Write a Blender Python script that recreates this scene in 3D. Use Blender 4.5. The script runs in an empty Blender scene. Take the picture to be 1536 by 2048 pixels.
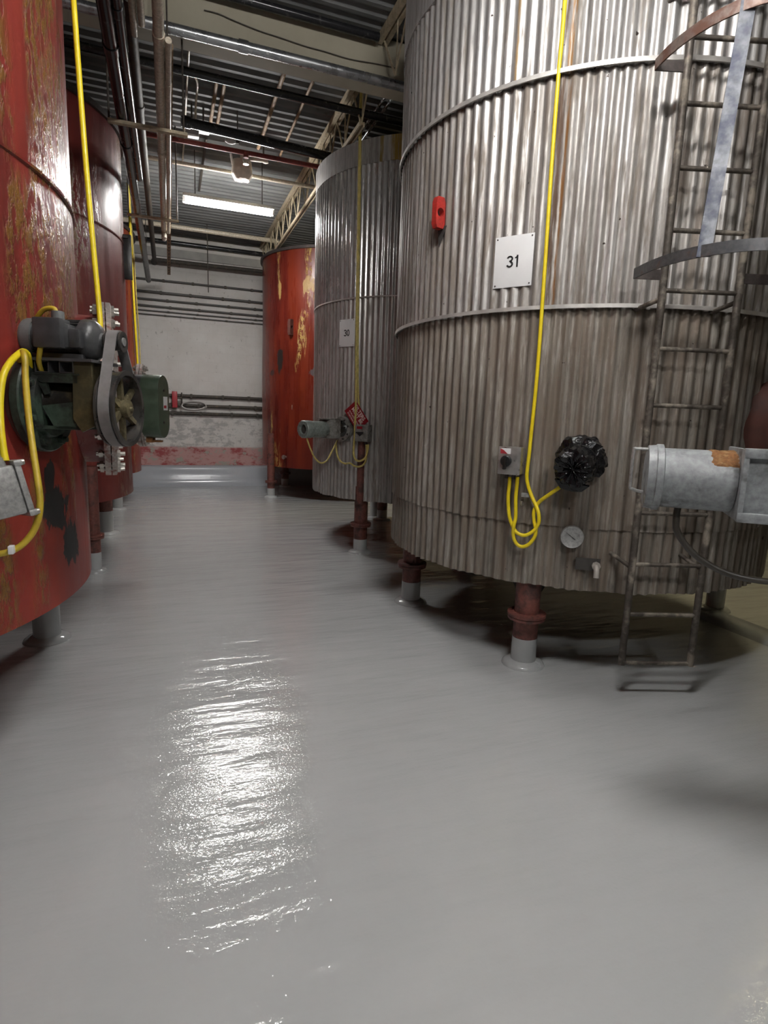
import bpy, bmesh, math, random
from mathutils import Vector, Matrix
random.seed(7)
PI = math.pi
scene = bpy.context.scene
COL = scene.collection

# ------------------------------------------------------------------ camera
FPX, CX, CY, EYE = 1145.0, 768.0, 1024.0, 1.63
ROT = Matrix(((0.93729056, -0.02555168, 0.34761117),
              (-0.34679104, -0.1684042, 0.92270039),
              (0.03496263, -0.9853868, -0.16670476)))
cam_data = bpy.data.cameras.new('camera'); cam = bpy.data.objects.new('camera', cam_data); COL.objects.link(cam)
cam_data.sensor_fit = 'VERTICAL'; cam_data.sensor_height = 36.0; cam_data.lens = FPX / 2048.0 * 36.0
cam_data.clip_start = 0.02
_r, _d, _f = ROT.col[0], ROT.col[1], ROT.col[2]
cam.matrix_world = Matrix(((_r[0], -_d[0], -_f[0], 0), (_r[1], -_d[1], -_f[1], 0), (_r[2], -_d[2], -_f[2], EYE), (0, 0, 0, 1)))
scene.camera = cam

def ray(px, py): return ROT @ Vector((px - CX, py - CY, FPX))
def at_depth(px, py, y):
    v = ray(px, py); return Vector((0, 0, EYE)) + v * (y / v[1])
def at_height(px, py, z=0.0):
    v = ray(px, py); return Vector((0, 0, EYE)) + v * ((z - EYE) / v[2])
def on_tank(px, py, c, R):
    v = ray(px, py); a = v[0]**2 + v[1]**2; b = -2*(v[0]*c[0] + v[1]*c[1]); cc = c[0]**2 + c[1]**2 - R*R
    D = b*b - 4*a*cc
    t = (-b - math.sqrt(max(D, 0))) / 2 / a
    return Vector((0, 0, EYE)) + v * t

# ------------------------------------------------------------------ objects
ORG = {}
def tag(o, label=None, cat=None, group=None, kind=None):
    if label: o['label'] = label
    if cat: o['category'] = cat
    if group: o['group'] = group
    if kind: o['kind'] = kind
    return o
def thing(name, loc, label, cat, group=None):
    o = bpy.data.objects.new(name, None); COL.objects.link(o); o.location = loc; o.empty_display_size = 0.1
    ORG[o] = Vector(loc); return tag(o, label, cat, group)

class MB:
    def __init__(s, M=None): s.v = []; s.f = []; s.M = M
    def add(s, vs, fs):
        n = len(s.v)
        for p in vs:
            p = Vector(p); s.v.append(s.M @ p if s.M else p)
        s.f += [tuple(i + n for i in f) for f in fs]
        return s
    def box(s, c, d, rot=None):
        c = Vector(c); h = Vector(d) * .5; vs = []
        for x in (-1, 1):
            for y in (-1, 1):
                for z in (-1, 1):
                    p = Vector((x*h[0], y*h[1], z*h[2]))
                    vs.append(c + (rot @ p if rot else p))
        return s.add(vs, [(0,1,3,2),(4,6,7,5),(0,4,5,1),(2,3,7,6),(0,2,6,4),(1,5,7,3)])
    def bbox(s, c, d, b=.006, rot=None):
        """box with chamfered edges"""
        bm = bmesh.new(); bmesh.ops.create_cube(bm, size=1.0)
        for v in bm.verts: v.co = Vector((v.co.x*d[0], v.co.y*d[1], v.co.z*d[2]))
        bmesh.ops.bevel(bm, geom=bm.edges[:], offset=b, segments=2, affect='EDGES', profile=.6)
        bm.verts.ensure_lookup_table()
        c = Vector(c); vs = [c + (rot @ v.co if rot else v.co) for v in bm.verts]
        fs = [tuple(v.index for v in f.verts) for f in bm.faces]
        bm.free(); return s.add(vs, fs)
    def lathe(s, p0, axis, prof, n=32, cap0=True, cap1=True):
        """prof: list of (distance along axis, radius)"""
        ax = Vector(axis).normalized(); u = ax.orthogonal().normalized(); w = ax.cross(u); p0 = Vector(p0)
        vs = []; fs = []
        for (l, r) in prof:
            for i in range(n):
                a = 2*PI*i/n; vs.append(p0 + ax*l + (u*math.cos(a) + w*math.sin(a))*r)
        for k in range(len(prof)-1):
            for i in range(n):
                j = (i+1) % n; fs.append((k*n+i, k*n+j, (k+1)*n+j, (k+1)*n+i))
        if cap0: fs.append(tuple(range(n-1, -1, -1)))
        if cap1: fs.append(tuple((len(prof)-1)*n + i for i in range(n)))
        return s.add(vs, fs)
    def cyl(s, p0, p1, r, n=20, r1=None):
        p0 = Vector(p0); p1 = Vector(p1); L = (p1-p0).length
        return s.lathe(p0, p1-p0, [(0, r), (L, r if r1 is None else r1)], n)
    def ring(s, p0, axis, r_in, r_out, h, n=48):
        ax = Vector(axis).normalized(); u = ax.orthogonal().normalized(); w = ax.cross(u); p0 = Vector(p0)
        vs = []; fs = []
        for (l, r) in ((0, r_in), (0, r_out), (h, r_out), (h, r_in)):
            for i in range(n):
                a = 2*PI*i/n; vs.append(p0 + ax*l + (u*math.cos(a) + w*math.sin(a))*r)
        for k in range(4):
            for i in range(n):
                j = (i+1) % n; q = (k+1) % 4; fs.append((k*n+i, k*n+j, q*n+j, q*n+i))
        return s.add(vs, fs)
    def tube(s, pts, r, n=10, smooth=6, closed_caps=True):
        P = [Vector(p) for p in pts]
        if smooth and len(P) > 2:
            Q = []
            for i in range(len(P)-1):
                a = P[max(i-1, 0)]; b = P[i]; c = P[i+1]; d = P[min(i+2, len(P)-1)]
                for k in range(smooth):
                    t = k/smooth
                    Q.append(.5*((2*b) + (c-a)*t + (2*a-5*b+4*c-d)*t*t + (3*b-a-3*c+d)*t**3))
            Q.append(P[-1]); P = Q
        T = [(P[min(i+1, len(P)-1)] - P[max(i-1, 0)]).normalized() for i in range(len(P))]
        u = T[0].orthogonal().normalized(); vs = []; fs = []
        for i, p in enumerate(P):
            u = (u - T[i]*u.dot(T[i])).normalized(); w = T[i].cross(u)
            for k in range(n):
                a = 2*PI*k/n; vs.append(p + (u*math.cos(a) + w*math.sin(a))*r)
        for i in range(len(P)-1):
            for k in range(n):
                j = (k+1) % n; fs.append((i*n+k, i*n+j, (i+1)*n+j, (i+1)*n+k))
        fs.append(tuple(range(n-1, -1, -1))); fs.append(tuple((len(P)-1)*n+k for k in range(n)))
        return s.add(vs, fs)
    def prism(s, poly, d0, d1):
        """poly of 3-D points extruded from offset d0 to d1 (vectors)"""
        n = len(poly); a = [Vector(p)+Vector(d0) for p in poly]; b = [Vector(p)+Vector(d1) for p in poly]
        return s.add(a+b, [tuple(range(n-1,-1,-1)), tuple(range(n, 2*n))] + [(i, (i+1) % n, n+(i+1) % n, n+i) for i in range(n)])
    def strip(s, pts, wdir, w, tdir_fn, t):
        """flat bar swept along pts: width w along wdir, thickness t along tdir"""
        vs = []; fs = []; wd = Vector(wdir)
        for i, p in enumerate(pts):
            p = Vector(p); td = tdir_fn(i)
            for a, b in ((-1,-1),(1,-1),(1,1),(-1,1)): vs.append(p + wd*(a*w/2) + td*(b*t/2))
        n = len(pts)
        for i in range(n-1):
            for k in range(4):
                j = (k+1) % 4; fs.append((i*4+k, i*4+j, (i+1)*4+j, (i+1)*4+k))
        fs.append((3,2,1,0)); fs.append(tuple((n-1)*4+k for k in range(4)))
        return s.add(vs, fs)
    def build(s, name, mat, parent=None, angle=38, smooth=True):
        org = ORG[parent] if parent else Vector((0,0,0))
        me = bpy.data.meshes.new(name)
        if parent is None:
            xs = [p for p in s.v]; c = sum(xs, Vector()) / len(xs); z0 = min(p.z for p in xs); org = Vector((c.x, c.y, z0))
        me.from_pydata([p - org for p in s.v], [], s.f)
        bm = bmesh.new(); bm.from_mesh(me); bmesh.ops.recalc_face_normals(bm, faces=bm.faces[:]); bm.to_mesh(me); bm.free()
        if smooth:
            me.polygons.foreach_set('use_smooth', [True]*len(me.polygons)); me.set_sharp_from_angle(angle=math.radians(angle))
        me.materials.append(mat)
        o = bpy.data.objects.new(name, me); COL.objects.link(o); ORG[o] = org
        if parent: o.parent = parent
        else: o.location = org
        return o
def struct(o): o['kind'] = 'structure'; return o

# ------------------------------------------------------------------ materials
class NT:
    def __init__(s, name):
        s.m = bpy.data.materials.new(name); s.m.use_nodes = True; s.t = s.m.node_tree; s.b = s.t.nodes['Principled BSDF']
        s.co = s.t.nodes.new('ShaderNodeTexCoord').outputs['Object']
    def n(s, typ, **kw):
        nd = s.t.nodes.new(typ)
        for k, v in kw.items():
            if hasattr(nd, k): setattr(nd, k, v)
        return nd
    def link(s, a, b): s.t.links.new(a, b)
    def put(s, sock, v):
        if hasattr(v, 'is_output'): s.link(v, sock)
        else: sock.default_value = v
    def mapv(s, scale, off=(0,0,0)):
        m = s.n('ShaderNodeMapping'); s.link(s.co, m.inputs['Vector']); m.inputs['Scale'].default_value = scale; m.inputs['Location'].default_value = off
        return m.outputs['Vector']
    def noise(s, scale, detail=6, rough=.6, off=(0,0,0), dist=0.0):
        if not isinstance(scale, tuple): scale = (scale,)*3
        nd = s.n('ShaderNodeTexNoise'); nd.inputs['Scale'].default_value = 1.0; nd.inputs['Detail'].default_value = min(detail, 4)
        nd.inputs['Roughness'].default_value = rough; nd.inputs['Distortion'].default_value = dist
        s.link(s.mapv(scale, off), nd.inputs['Vector']); return nd.outputs['Fac']
    def ramp(s, fac, stops):
        nd = s.n('ShaderNodeValToRGB'); e = nd.color_ramp.elements
        while len(e) < len(stops): e.new(.5)
        for i, (p, c) in enumerate(stops):
            e[i].position = p; e[i].color = (*c, 1) if isinstance(c, tuple) else (c, c, c, 1)
        s.put(nd.inputs['Fac'], fac); return nd.outputs['Color']
    def step(s, fac, lo, hi, a=0.0, b=1.0):
        nd = s.n('ShaderNodeMapRange'); nd.interpolation_type = 'SMOOTHSTEP'
        s.put(nd.inputs['Value'], fac); nd.inputs['From Min'].default_value = lo; nd.inputs['From Max'].default_value = hi
        nd.inputs['To Min'].default_value = a; nd.inputs['To Max'].default_value = b; return nd.outputs['Result']
    def math(s, op, a, b=0.0, c=0.0):
        nd = s.n('ShaderNodeMath', operation=op); s.put(nd.inputs[0], a); s.put(nd.inputs[1], b)
        if op in ('MULTIPLY_ADD',): s.put(nd.inputs[2], c)
        return nd.outputs[0]
    def mix(s, fac, a, b):
        nd = s.n('ShaderNodeMix', data_type='RGBA')
        s.put(nd.inputs[0], fac)
        for sock, v in ((nd.inputs[6], a), (nd.inputs[7], b)):
            if isinstance(v, tuple): sock.default_value = (*v, 1)
            else: s.link(v, sock)
        return nd.outputs[2]
    def mixf(s, fac, a, b):
        nd = s.n('ShaderNodeMix', data_type='FLOAT'); s.put(nd.inputs[0], fac); s.put(nd.inputs[2], a); s.put(nd.inputs[3], b); return nd.outputs[0]
    def sep(s):
        nd = s.n('ShaderNodeSeparateXYZ'); s.link(s.co, nd.inputs[0]); return nd.outputs
    def blob(s, c, rad):
        """1 at centre of an ellipsoid, 0 at its surface (object space)"""
        m = s.n('ShaderNodeMapping'); s.link(s.co, m.inputs['Vector']); m.inputs['Location'].default_value = [-c[i]/rad[i] for i in range(3)]
        m.inputs['Scale'].default_value = [1/r for r in rad]
        l = s.n('ShaderNodeVectorMath', operation='LENGTH'); s.link(m.outputs[0], l.inputs[0])
        return s.math('SUBTRACT', 1.0, l.outputs['Value'])
    def bump(s, h, strength, dist=.01):
        nd = s.n('ShaderNodeBump'); nd.inputs['Strength'].default_value = strength; nd.inputs['Distance'].default_value = dist
        s.put(nd.inputs['Height'], h); s.link(nd.outputs[0], s.b.inputs['Normal']); return nd
    def set(s, col=None, rough=None, metal=None, coat=None, coat_rough=None, spec=None):
        for k, v in (('Base Color', col), ('Roughness', rough), ('Metallic', metal), ('Coat Weight', coat), ('Coat Roughness', coat_rough), ('Specular IOR Level', spec)):
            if v is None: continue
            if isinstance(v, tuple): s.b.inputs[k].default_value = (*v, 1)
            else: s.put(s.b.inputs[k], v)
        return s.m

def plain(name, col, rough=.5, metal=0.0, var=.25, scale=9.0, bump=.15, coat=None):
    t = NT(name); n1 = t.noise(scale, 5); n2 = t.noise(scale*7, 3, off=(3,1,2))
    dk = tuple(c*(1-var) for c in col); lt = tuple(min(1, c*(1+var)) for c in col)
    c = t.ramp(n1, [(.3, dk), (.5, col), (.7, lt)])
    t.bump(n2, bump, .002)
    return t.set(c, t.step(n1, .3, .7, max(rough-.1, .03), min(rough+.1, 1)), metal, coat)

def grimy(name, col, dirt, amount=.5, rough=.5, metal=0.0, scale=6.0, bump=.3, zs=1.0):
    t = NT(name); n1 = t.noise((scale, scale, scale*zs), 8, .65); n2 = t.noise(scale*5, 4, off=(5,2,1))
    m = t.step(n1, 1-amount-.1, 1-amount+.12)
    base = t.ramp(n2, [(.35, tuple(c*.75 for c in col)), (.65, tuple(min(1, c*1.15) for c in col))])
    t.bump(n2, bump, .003)
    return t.set(t.mix(m, base, dirt), t.mixf(m, rough, min(1, rough+.25)), metal)

def red_paint(name, base, dark, light, scab, scab_amt, rough=.28, patches=(), flakes=None, scab_regions=()):
    t = NT(name)
    big = t.noise((1.6, 1.6, .5), 4, .55); streak = t.noise((7, 7, .5), 6, .6, off=(2,3,4)); fine = t.noise(45, 4, .6)
    c = t.ramp(t.math('ADD', t.math('MULTIPLY', big, .6), t.math('MULTIPLY', streak, .4)), [(.36, dark), (.5, base), (.64, light)])
    grit = t.noise((26, 26, 9), 8, .72, off=(1,7,3)); zone = t.noise((2.6, 2.6, .55), 4, .6, off=(9,1,5))
    zz = zone
    for (ctr, rad) in scab_regions: zz = t.math('ADD', zz, t.math('MULTIPLY', t.math('MAXIMUM', t.blob(ctr, rad), 0.0), .35))
    sm = t.math('MULTIPLY', t.step(zz, .62-scab_amt*.25, .70-scab_amt*.2), t.step(grit, .44, .56))
    c = t.mix(sm, c, scab)
    rg = t.mixf(sm, t.step(streak, .3, .7, rough-.06, rough+.12), .27)
    h = t.math('ADD', t.math('MULTIPLY', fine, .25), t.math('MULTIPLY', t.math('MULTIPLY', sm, t.math('ADD', grit, t.noise(48, 3, .6, off=(2,9,4)))), 2.6))
    if flakes:
        fm = t.step(t.noise((9, 9, 4), 7, .7, off=(4,4,8)), .66, .69); c = t.mix(fm, c, flakes)
    for (ctr, rad, col, lo) in patches:
        pn = t.noise((11, 11, 4), 7, .7, off=(6,2,ctr[2]))
        pm = t.step(t.math('MULTIPLY_ADD', t.math('MAXIMUM', t.blob(ctr, rad), -.6), .55, pn), lo, lo+.04)
        c = t.mix(pm, c, col); rg = t.mixf(pm, rg, .5)
    t.bump(h, .55, .004)
    return t.set(c, rg, 0.0)

def galv(name, lo, mid, hi, metal, r0, r1, dirt=None, dirt_amt=0.0, rust=None, speck=True):
    t = NT(name)
    st = t.noise((34, 34, 1.1), 7, .66); big = t.noise((2.2, 2.2, .8), 5, .6, off=(3,8,1)); fine = t.noise((60, 60, 9), 5, .65, off=(1,1,6))
    f = t.math('ADD', t.math('MULTIPLY', st, .55), t.math('MULTIPLY', big, .45))
    c = t.ramp(f, [(.36, lo), (.5, mid), (.63, hi)])
    c = t.mix(t.math('MULTIPLY', t.step(fine, .45, .75), .5), c, tuple(x*.5 for x in lo))
    rg = t.step(f, .35, .65, r1, r0); mt = metal
    if dirt:
        dm = t.math('MULTIPLY', t.step(t.noise((15, 15, 1.6), 7, .7, off=(2,5,9)), .56-dirt_amt*.2, .68-dirt_amt*.1), .85)
        c = t.mix(dm, c, dirt); rg = t.mixf(dm, rg, .75); mt = t.mixf(dm, metal, metal*.25)
    if rust:
        for (ang, width, z0, z1, col) in rust:
            x, y, z = t.sep()
            a = t.math('ARCTAN2', y, x)
            wob = t.math('MULTIPLY', t.math('SUBTRACT', t.noise((3, 3, 5), 5, .6, off=(ang*3, 0, 1)), .5), width*1.4)
            d = t.math('ABSOLUTE', t.math('SUBTRACT', t.math('ADD', a, wob), ang))
            m = t.math('MULTIPLY', t.step(d, width*.35, width, 1.0, 0.0), t.step(t.noise((40, 40, 2.2), 5, .7, off=(0, ang, 3)), .36, .55))
            m = t.math('MULTIPLY', m, t.math('MULTIPLY', t.step(z, z0, z0+.25), t.step(z, z1-.1, z1, 1.0, 0.0)))
            c = t.mix(m, c, col); mt = t.mixf(m, mt, .1); rg = t.mixf(m, rg, .7)
    if speck:
        sp = t.step(t.noise(23, 3, .5, off=(8,3,2)), .735, .75); c = t.mix(sp, c, (.03, .02, .015))
    t.bump(t.math('ADD', st, t.math('MULTIPLY', fine, .5)), .35, .003)
    return t.set(c, rg, mt)

M = {}
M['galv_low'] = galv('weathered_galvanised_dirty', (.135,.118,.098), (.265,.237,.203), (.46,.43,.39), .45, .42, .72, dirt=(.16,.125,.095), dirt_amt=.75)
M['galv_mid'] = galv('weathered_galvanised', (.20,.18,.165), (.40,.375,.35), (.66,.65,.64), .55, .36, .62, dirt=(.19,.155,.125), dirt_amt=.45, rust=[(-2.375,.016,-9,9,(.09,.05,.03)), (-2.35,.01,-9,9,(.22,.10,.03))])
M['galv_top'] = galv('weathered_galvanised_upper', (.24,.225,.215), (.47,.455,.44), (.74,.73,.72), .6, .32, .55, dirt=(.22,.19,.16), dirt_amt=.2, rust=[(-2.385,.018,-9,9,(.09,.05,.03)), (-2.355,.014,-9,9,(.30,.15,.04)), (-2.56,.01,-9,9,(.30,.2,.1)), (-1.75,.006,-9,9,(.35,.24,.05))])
M['galv_bright'] = galv('bright_galvanised', (.36,.35,.34), (.56,.55,.545), (.80,.795,.79), .6, .12, .26, dirt=(.24,.2,.17), dirt_amt=.05, speck=False)
M['galv_bright_low'] = galv('bright_galvanised_lower', (.30,.28,.26), (.48,.46,.44), (.68,.66,.65), .5, .26, .46, dirt=(.22,.18,.15), dirt_amt=.25, speck=False)
M['galv_flat'] = galv('flat_galvanised_band', (.30,.29,.28), (.45,.44,.43), (.62,.61,.6), .45, .4, .6, dirt=(.2,.17,.14), dirt_amt=.2, rust=[(-2.2,.09,-9,9,(.30,.2,.04)), (-2.33,.02,-9,9,(.25,.18,.05))], speck=False)
M['strap'] = plain('galvanised_strap', (.58,.56,.53), .45, .45, .15, 12)
M['strap_dull'] = plain('dull_strap', (.36,.33,.30), .6, .3, .2, 12)
M['shell'] = plain('dark_tank_shell', (.05,.045,.04), .8, 0, .3)
M['cover_red'] = grimy('dull_red_cover', (.30,.042,.03), (.10,.03,.02), .45, .4, 0, 7, .3)
M['flange_worn'] = grimy('worn_flange_steel', (.40,.36,.33), (.20,.07,.05), .42, .4, .4, 14, .3)
M['cage_dark'] = grimy('dark_flat_bar', (.105,.105,.11), (.16,.10,.07), .35, .42, .5, 8, .3)
M['bag_dark'] = plain('dark_rust_shell', (.10,.035,.025), .7, 0, .3)
cA = Vector((-2.193, 3.481, 0)); rA = 1.75
cB = Vector((-1.914, 7.191, 0)); rB = 1.5
cC = Vector((-1.9, 10.9, 0)); rC = 1.42
cR = Vector((3.232, 11.51, 0)); rR = 1.5
c31 = Vector((3.196, 4.049, 0)); r31 = 1.5
c30 = Vector((3.104, 7.176, 0)); r30 = 1.356
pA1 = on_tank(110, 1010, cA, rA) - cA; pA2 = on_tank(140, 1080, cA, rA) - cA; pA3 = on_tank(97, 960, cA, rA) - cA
sA1 = on_tank(110, 180, cA, rA) - cA; sA2 = on_tank(120, 400, cA, rA) - cA; sA3 = on_tank(100, 560, cA, rA) - cA
M['red_a'] = red_paint('red_oxide_paint_worn', (.215,.026,.020), (.105,.016,.014), (.29,.038,.021), (.21,.095,.024), .40, rough=.38,
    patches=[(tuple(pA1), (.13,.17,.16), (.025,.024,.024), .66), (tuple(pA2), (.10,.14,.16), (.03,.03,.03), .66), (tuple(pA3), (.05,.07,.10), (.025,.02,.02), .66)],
    scab_regions=[(tuple(sA1), (.3,.3,.5)), (tuple(sA2), (.3,.3,.6)), (tuple(sA3), (.4,.4,.5))])
M['red_b'] = red_paint('maroon_paint_glossy', (.165,.027,.024), (.095,.017,.017), (.22,.040,.030), (.26,.16,.10), .45, rough=.34)
M['red_c'] = red_paint('red_oxide_paint_far', (.19,.026,.015), (.10,.017,.012), (.28,.045,.014), (.42,.26,.08), .3)
k1 = on_tank(560, 715, cR, rR) - cR; k2 = on_tank(627, 745, cR, rR) - cR; k3 = on_tank(545, 745, cR, rR) - cR
f1 = on_tank(560, 575, cR, rR) - cR; f2 = on_tank(618, 570, cR, rR) - cR
M['red_r'] = red_paint('orange_red_paint_far', (.14,.0175,.010), (.07,.011,.010), (.205,.028,.009), (.50,.33,.10), .10,
    patches=[(tuple(k1), (.11,.11,.33), (.025,.02,.018), .64), (tuple(k2), (.10,.12,.09), (.10,.08,.08), .62), (tuple(k3), (.13,.13,.09), (.05,.02,.02), .72),
             (tuple(f1), (.06,.06,.35), (.42,.27,.09), .72), (tuple(f2), (.2,.2,.30), (.40,.25,.09), .78)])
M['leg_red'] = grimy('leg_red_primer', (.17,.055,.042), (.07,.035,.03), .45, .5, 0, 9, .4)
M['leg_grey'] = plain('grey_epoxy_paint', (.42,.43,.43), .18, 0, .06, 6, .1)
M['yellow'] = plain('yellow_cable_jacket', (.80,.62,.015), .38, 0, .1, 20, .05)
M['yellow_old'] = plain('faded_yellow_cable', (.50,.40,.12), .5, 0, .3, 20, .1)
M['yellow_dirty'] = plain('oily_yellow_cable', (.50,.36,.03), .45, 0, .45, 6, .1)
M['dark_steel'] = grimy('dark_painted_steel', (.075,.062,.058), (.15,.11,.09), .35, .5, .4, 8, .3)
M['ladder'] = grimy('worn_ladder_steel', (.10,.085,.072), (.36,.315,.26), .44, .55, .4, 7, .3)
M['cage_bare'] = grimy('bare_flat_bar', (.21,.22,.24), (.10,.11,.15), .45, .42, .5, 7, .2)
M['cage_rust'] = grimy('rusted_flat_bar', (.20,.15,.13), (.14,.07,.05), .5, .5, .5, 8, .3)
M['motor'] = plain('dark_grey_motor_enamel', (.055,.055,.058), .38, 0, .25, 14, .3)
M['motor_light'] = plain('grey_motor_enamel', (.15,.155,.155), .4, 0, .2, 14, .3)
M['green'] = grimy('green_machine_enamel', (.042,.066,.048), (.016,.018,.015), .5, .4, 0, 9, .4)
M['green_guard'] = plain('green_guard_enamel', (.065,.098,.066), .38, 0, .15, 9, .2)
M['oily'] = grimy('oily_black_steel', (.022,.02,.018), (.06,.045,.02), .4, .3, .2, 8, .4)
M['olive'] = grimy('greasy_olive_plate', (.095,.075,.032), (.055,.045,.02), .5, .45, .2, 7, .4)
M['brassy'] = grimy('dull_brassy_casting', (.24,.205,.12), (.10,.08,.05), .4, .4, .6, 12, .3)
M['pulley'] = plain('worn_cast_iron', (.10,.095,.09), .33, .6, .3, 10, .2)
M['belt'] = plain('grey_rubber_belt', (.22,.21,.21), .55, 0, .15, 18, .2)
M['alu'] = grimy('dull_cast_aluminium', (.42,.42,.41), (.2,.19,.18), .35, .45, .55, 14, .3)
M['bolt'] = plain('zinc_bolt', (.50,.47,.43), .35, .8, .25, 30, .2)
M['white'] = plain('white_sign_plastic', (.80,.80,.80), .4, 0, .02, 8, .02)
M['black'] = plain('black_print', (.012,.012,.013), .5, 0, .1)
M['sign_red'] = plain('red_sign_enamel', (.26,.012,.02), .35, 0, .12, 14, .05)
M['text_pink'] = plain('pale_sign_print', (.75,.62,.58), .5, 0, .05)
M['lug_red'] = grimy('red_lug_paint', (.42,.03,.022), (.18,.03,.02), .4, .45, 0, 12, .3)
M['stainless'] = plain('brushed_steel_box', (.46,.44,.42), .35, .75, .12, 25, .1)
M['box_grey'] = grimy('grimy_grey_box', (.27,.26,.24), (.12,.105,.09), .45, .5, .3, 10, .3)
M['grey_green'] = grimy('grey_green_motor', (.22,.245,.225), (.09,.09,.08), .35, .42, .2, 10, .3)
M['white_motor'] = grimy('scuffed_pale_motor_paint', (.30,.315,.325), (.10,.098,.095), .40, .42, 0, 8, .35)
M['rust'] = grimy('flaky_rust', (.20,.085,.025), (.32,.20,.09), .4, .85, 0, 22, .8)
M['hose'] = plain('dark_brown_hose', (.045,.038,.03), .45, 0, .25)
M['gauge_face'] = plain('dusty_gauge_face', (.34,.33,.345), .4, 0, .1, 30, .03)
M['pipe_black'] = grimy('glossy_black_pipe', (.022,.022,.024), (.05,.048,.045), .35, .2, .2, 9, .1)
M['pipe_silver'] = plain('galvanised_pipe', (.40,.41,.42), .28, .85, .2, 8, .1)
M['pipe_cream'] = grimy('cream_painted_pipe', (.60,.53,.42), (.33,.24,.14), .3, .24, 0, 8, .15)
M['pipe_dull'] = grimy('dusty_dark_pipe', (.07,.06,.05), (.14,.115,.085), .4, .6, .2, 9, .3)
M['pipe_red'] = grimy('red_sprinkler_pipe', (.20,.025,.018), (.10,.03,.02), .4, .5, 0, 9, .2)
M['cream_steel'] = grimy('cream_painted_steel', (.50,.42,.29), (.30,.19,.07), .35, .6, 0, 5, .2)
M['brown_angle'] = grimy('brown_slotted_steel', (.30,.19,.10), (.14,.085,.05), .45, .6, .1, 9, .3)
M['light_body'] = plain('white_fixture_enamel', (.75,.74,.70), .4, 0, .05)
M['valve_red'] = plain('red_valve_paint', (.38,.03,.04), .45, 0, .2)
M['beige_wrap'] = plain('beige_wrapping', (.48,.42,.34), .6, 0, .2, 12, .4)
M['conduit'] = plain('grey_wall_conduit', (.10,.095,.09), .5, .5, .2)

# black plastic sheet
t = NT('black_plastic_film'); h = t.noise((14, 14, 14), 5, .55, dist=1.2); t.bump(h, .8, .02); M['plastic'] = t.set((.006,.006,.007), .10, 0.0)
# lamp tube
t = NT('lit_fluorescent_tube'); t.set((.9,.9,.9), .4); t.b.inputs['Emission Color'].default_value = (1.0, .985, .965, 1); TUBE = t; M['tube'] = t.m
t2 = NT('lit_warm_tube'); t2.set((.9,.9,.9), .4); t2.b.inputs['Emission Color'].default_value = (1.0, .86, .52, 1); WTUBE = t2; M['tube_warm'] = t2.m

# grey epoxy floor
t = NT('grey_epoxy_floor')
c = t.ramp(t.noise(.8, 4, .6), [(.3, (.46,.472,.470)), (.7, (.515,.527,.525))])
waves = t.noise((1.3, 5.0, 1), 3, .5, off=(2,1,0)); peel = t.noise(70, 2, .5); trowel = t.noise((3.0, 14.0, 1), 3, .5, off=(7,3,0))
hh = t.math('ADD', t.math('ADD', t.math('MULTIPLY', waves, 1.7), t.math('MULTIPLY', trowel, .5)), t.math('MULTIPLY', peel, .13))
bn = t.bump(hh, .6, .02)
for l in list(t.b.inputs['Normal'].links): t.t.links.remove(l)
t.link(bn.outputs[0], t.b.inputs['Coat Normal'])
t.b.inputs['Coat IOR'].default_value = 1.6
M['floor'] = t.set(c, .5, 0.0, coat=1.0, coat_rough=.075, spec=.15)
t = NT('grey_epoxy_curb'); t.bump(t.noise((2,2,2), 3), .3, .02); M['curb'] = t.set((.42,.44,.47), .16, 0.0)

# painted block wall
t = NT('painted_block_wall')
br = t.n('ShaderNodeTexBrick'); mp = t.n('ShaderNodeMapping'); mp.inputs['Rotation'].default_value = (PI/2, 0, 0); t.link(t.co, mp.inputs[0]); t.link(mp.outputs[0], br.inputs['Vector'])
br.inputs['Scale'].default_value = 1.0; br.inputs['Brick Width'].default_value = .40; br.inputs['Row Height'].default_value = .20; br.inputs['Mortar Size'].default_value = .008; br.inputs['Mortar Smooth'].default_value = .6
base = t.ramp(t.noise((2, 2, 2), 6), [(.3, (.60,.57,.53)), (.7, (.70,.68,.65))])
x, y, z = t.sep()
sc = t.noise((5, 5, 9), 8, .68); spk = t.noise((14, 14, 9), 6, .7, off=(3,3,3))
base = t.mix(t.math('MULTIPLY', t.step(spk, .63, .70), .6), base, (.25,.23,.21))
lowm = t.step(z, 1.35, 1.62, 1.0, 0.0)
base = t.mix(t.math('MULTIPLY', t.math('MULTIPLY', t.step(sc, .47, .60), lowm), .75), base, (.34,.33,.32))
redz = t.step(z, .78, .83, 1.0, 0.0); sc2 = t.noise((3, 3, 5), 9, .72, off=(2,6,1)); sc3 = t.noise((5, 5, 7), 8, .7, off=(8,6,1))
rc = t.mix(t.step(sc2, .45, .62), (.52,.30,.28), (.33,.06,.06)); rc = t.mix(t.step(sc3, .53, .60), rc, (.38,.35,.30))
base = t.mix(redz, base, rc)
t.bump(t.math('ADD', t.math('MULTIPLY', br.outputs['Fac'], -.8), t.math('MULTIPLY', sc, .5)), .4, .01)
M['wall'] = t.set(base, .6, 0.0)
M['wall_plain'] = plain('darkened_painted_block', (.16,.15,.14), .8, 0, .15, 2, .3)  # unseen walls, colour darkened to cut bounced light
M['header'] = plain('grey_painted_header', (.36,.35,.33), .6, 0, .2, 3, .2)
# concrete beam with a crack
t = NT('cream_painted_concrete'); x, y, z = t.sep()
b0 = t.ramp(t.noise(2.5, 6), [(.3, (.37,.335,.25)), (.7, (.44,.405,.31))])
b0 = t.mix(t.math('MULTIPLY', t.step(t.noise(16, 6, .7), .66, .72), .5), b0, (.22,.2,.16))
t.bump(t.noise(30, 4), .15, .004); M['beam'] = t.set(b0, .7, 0.0)
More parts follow.
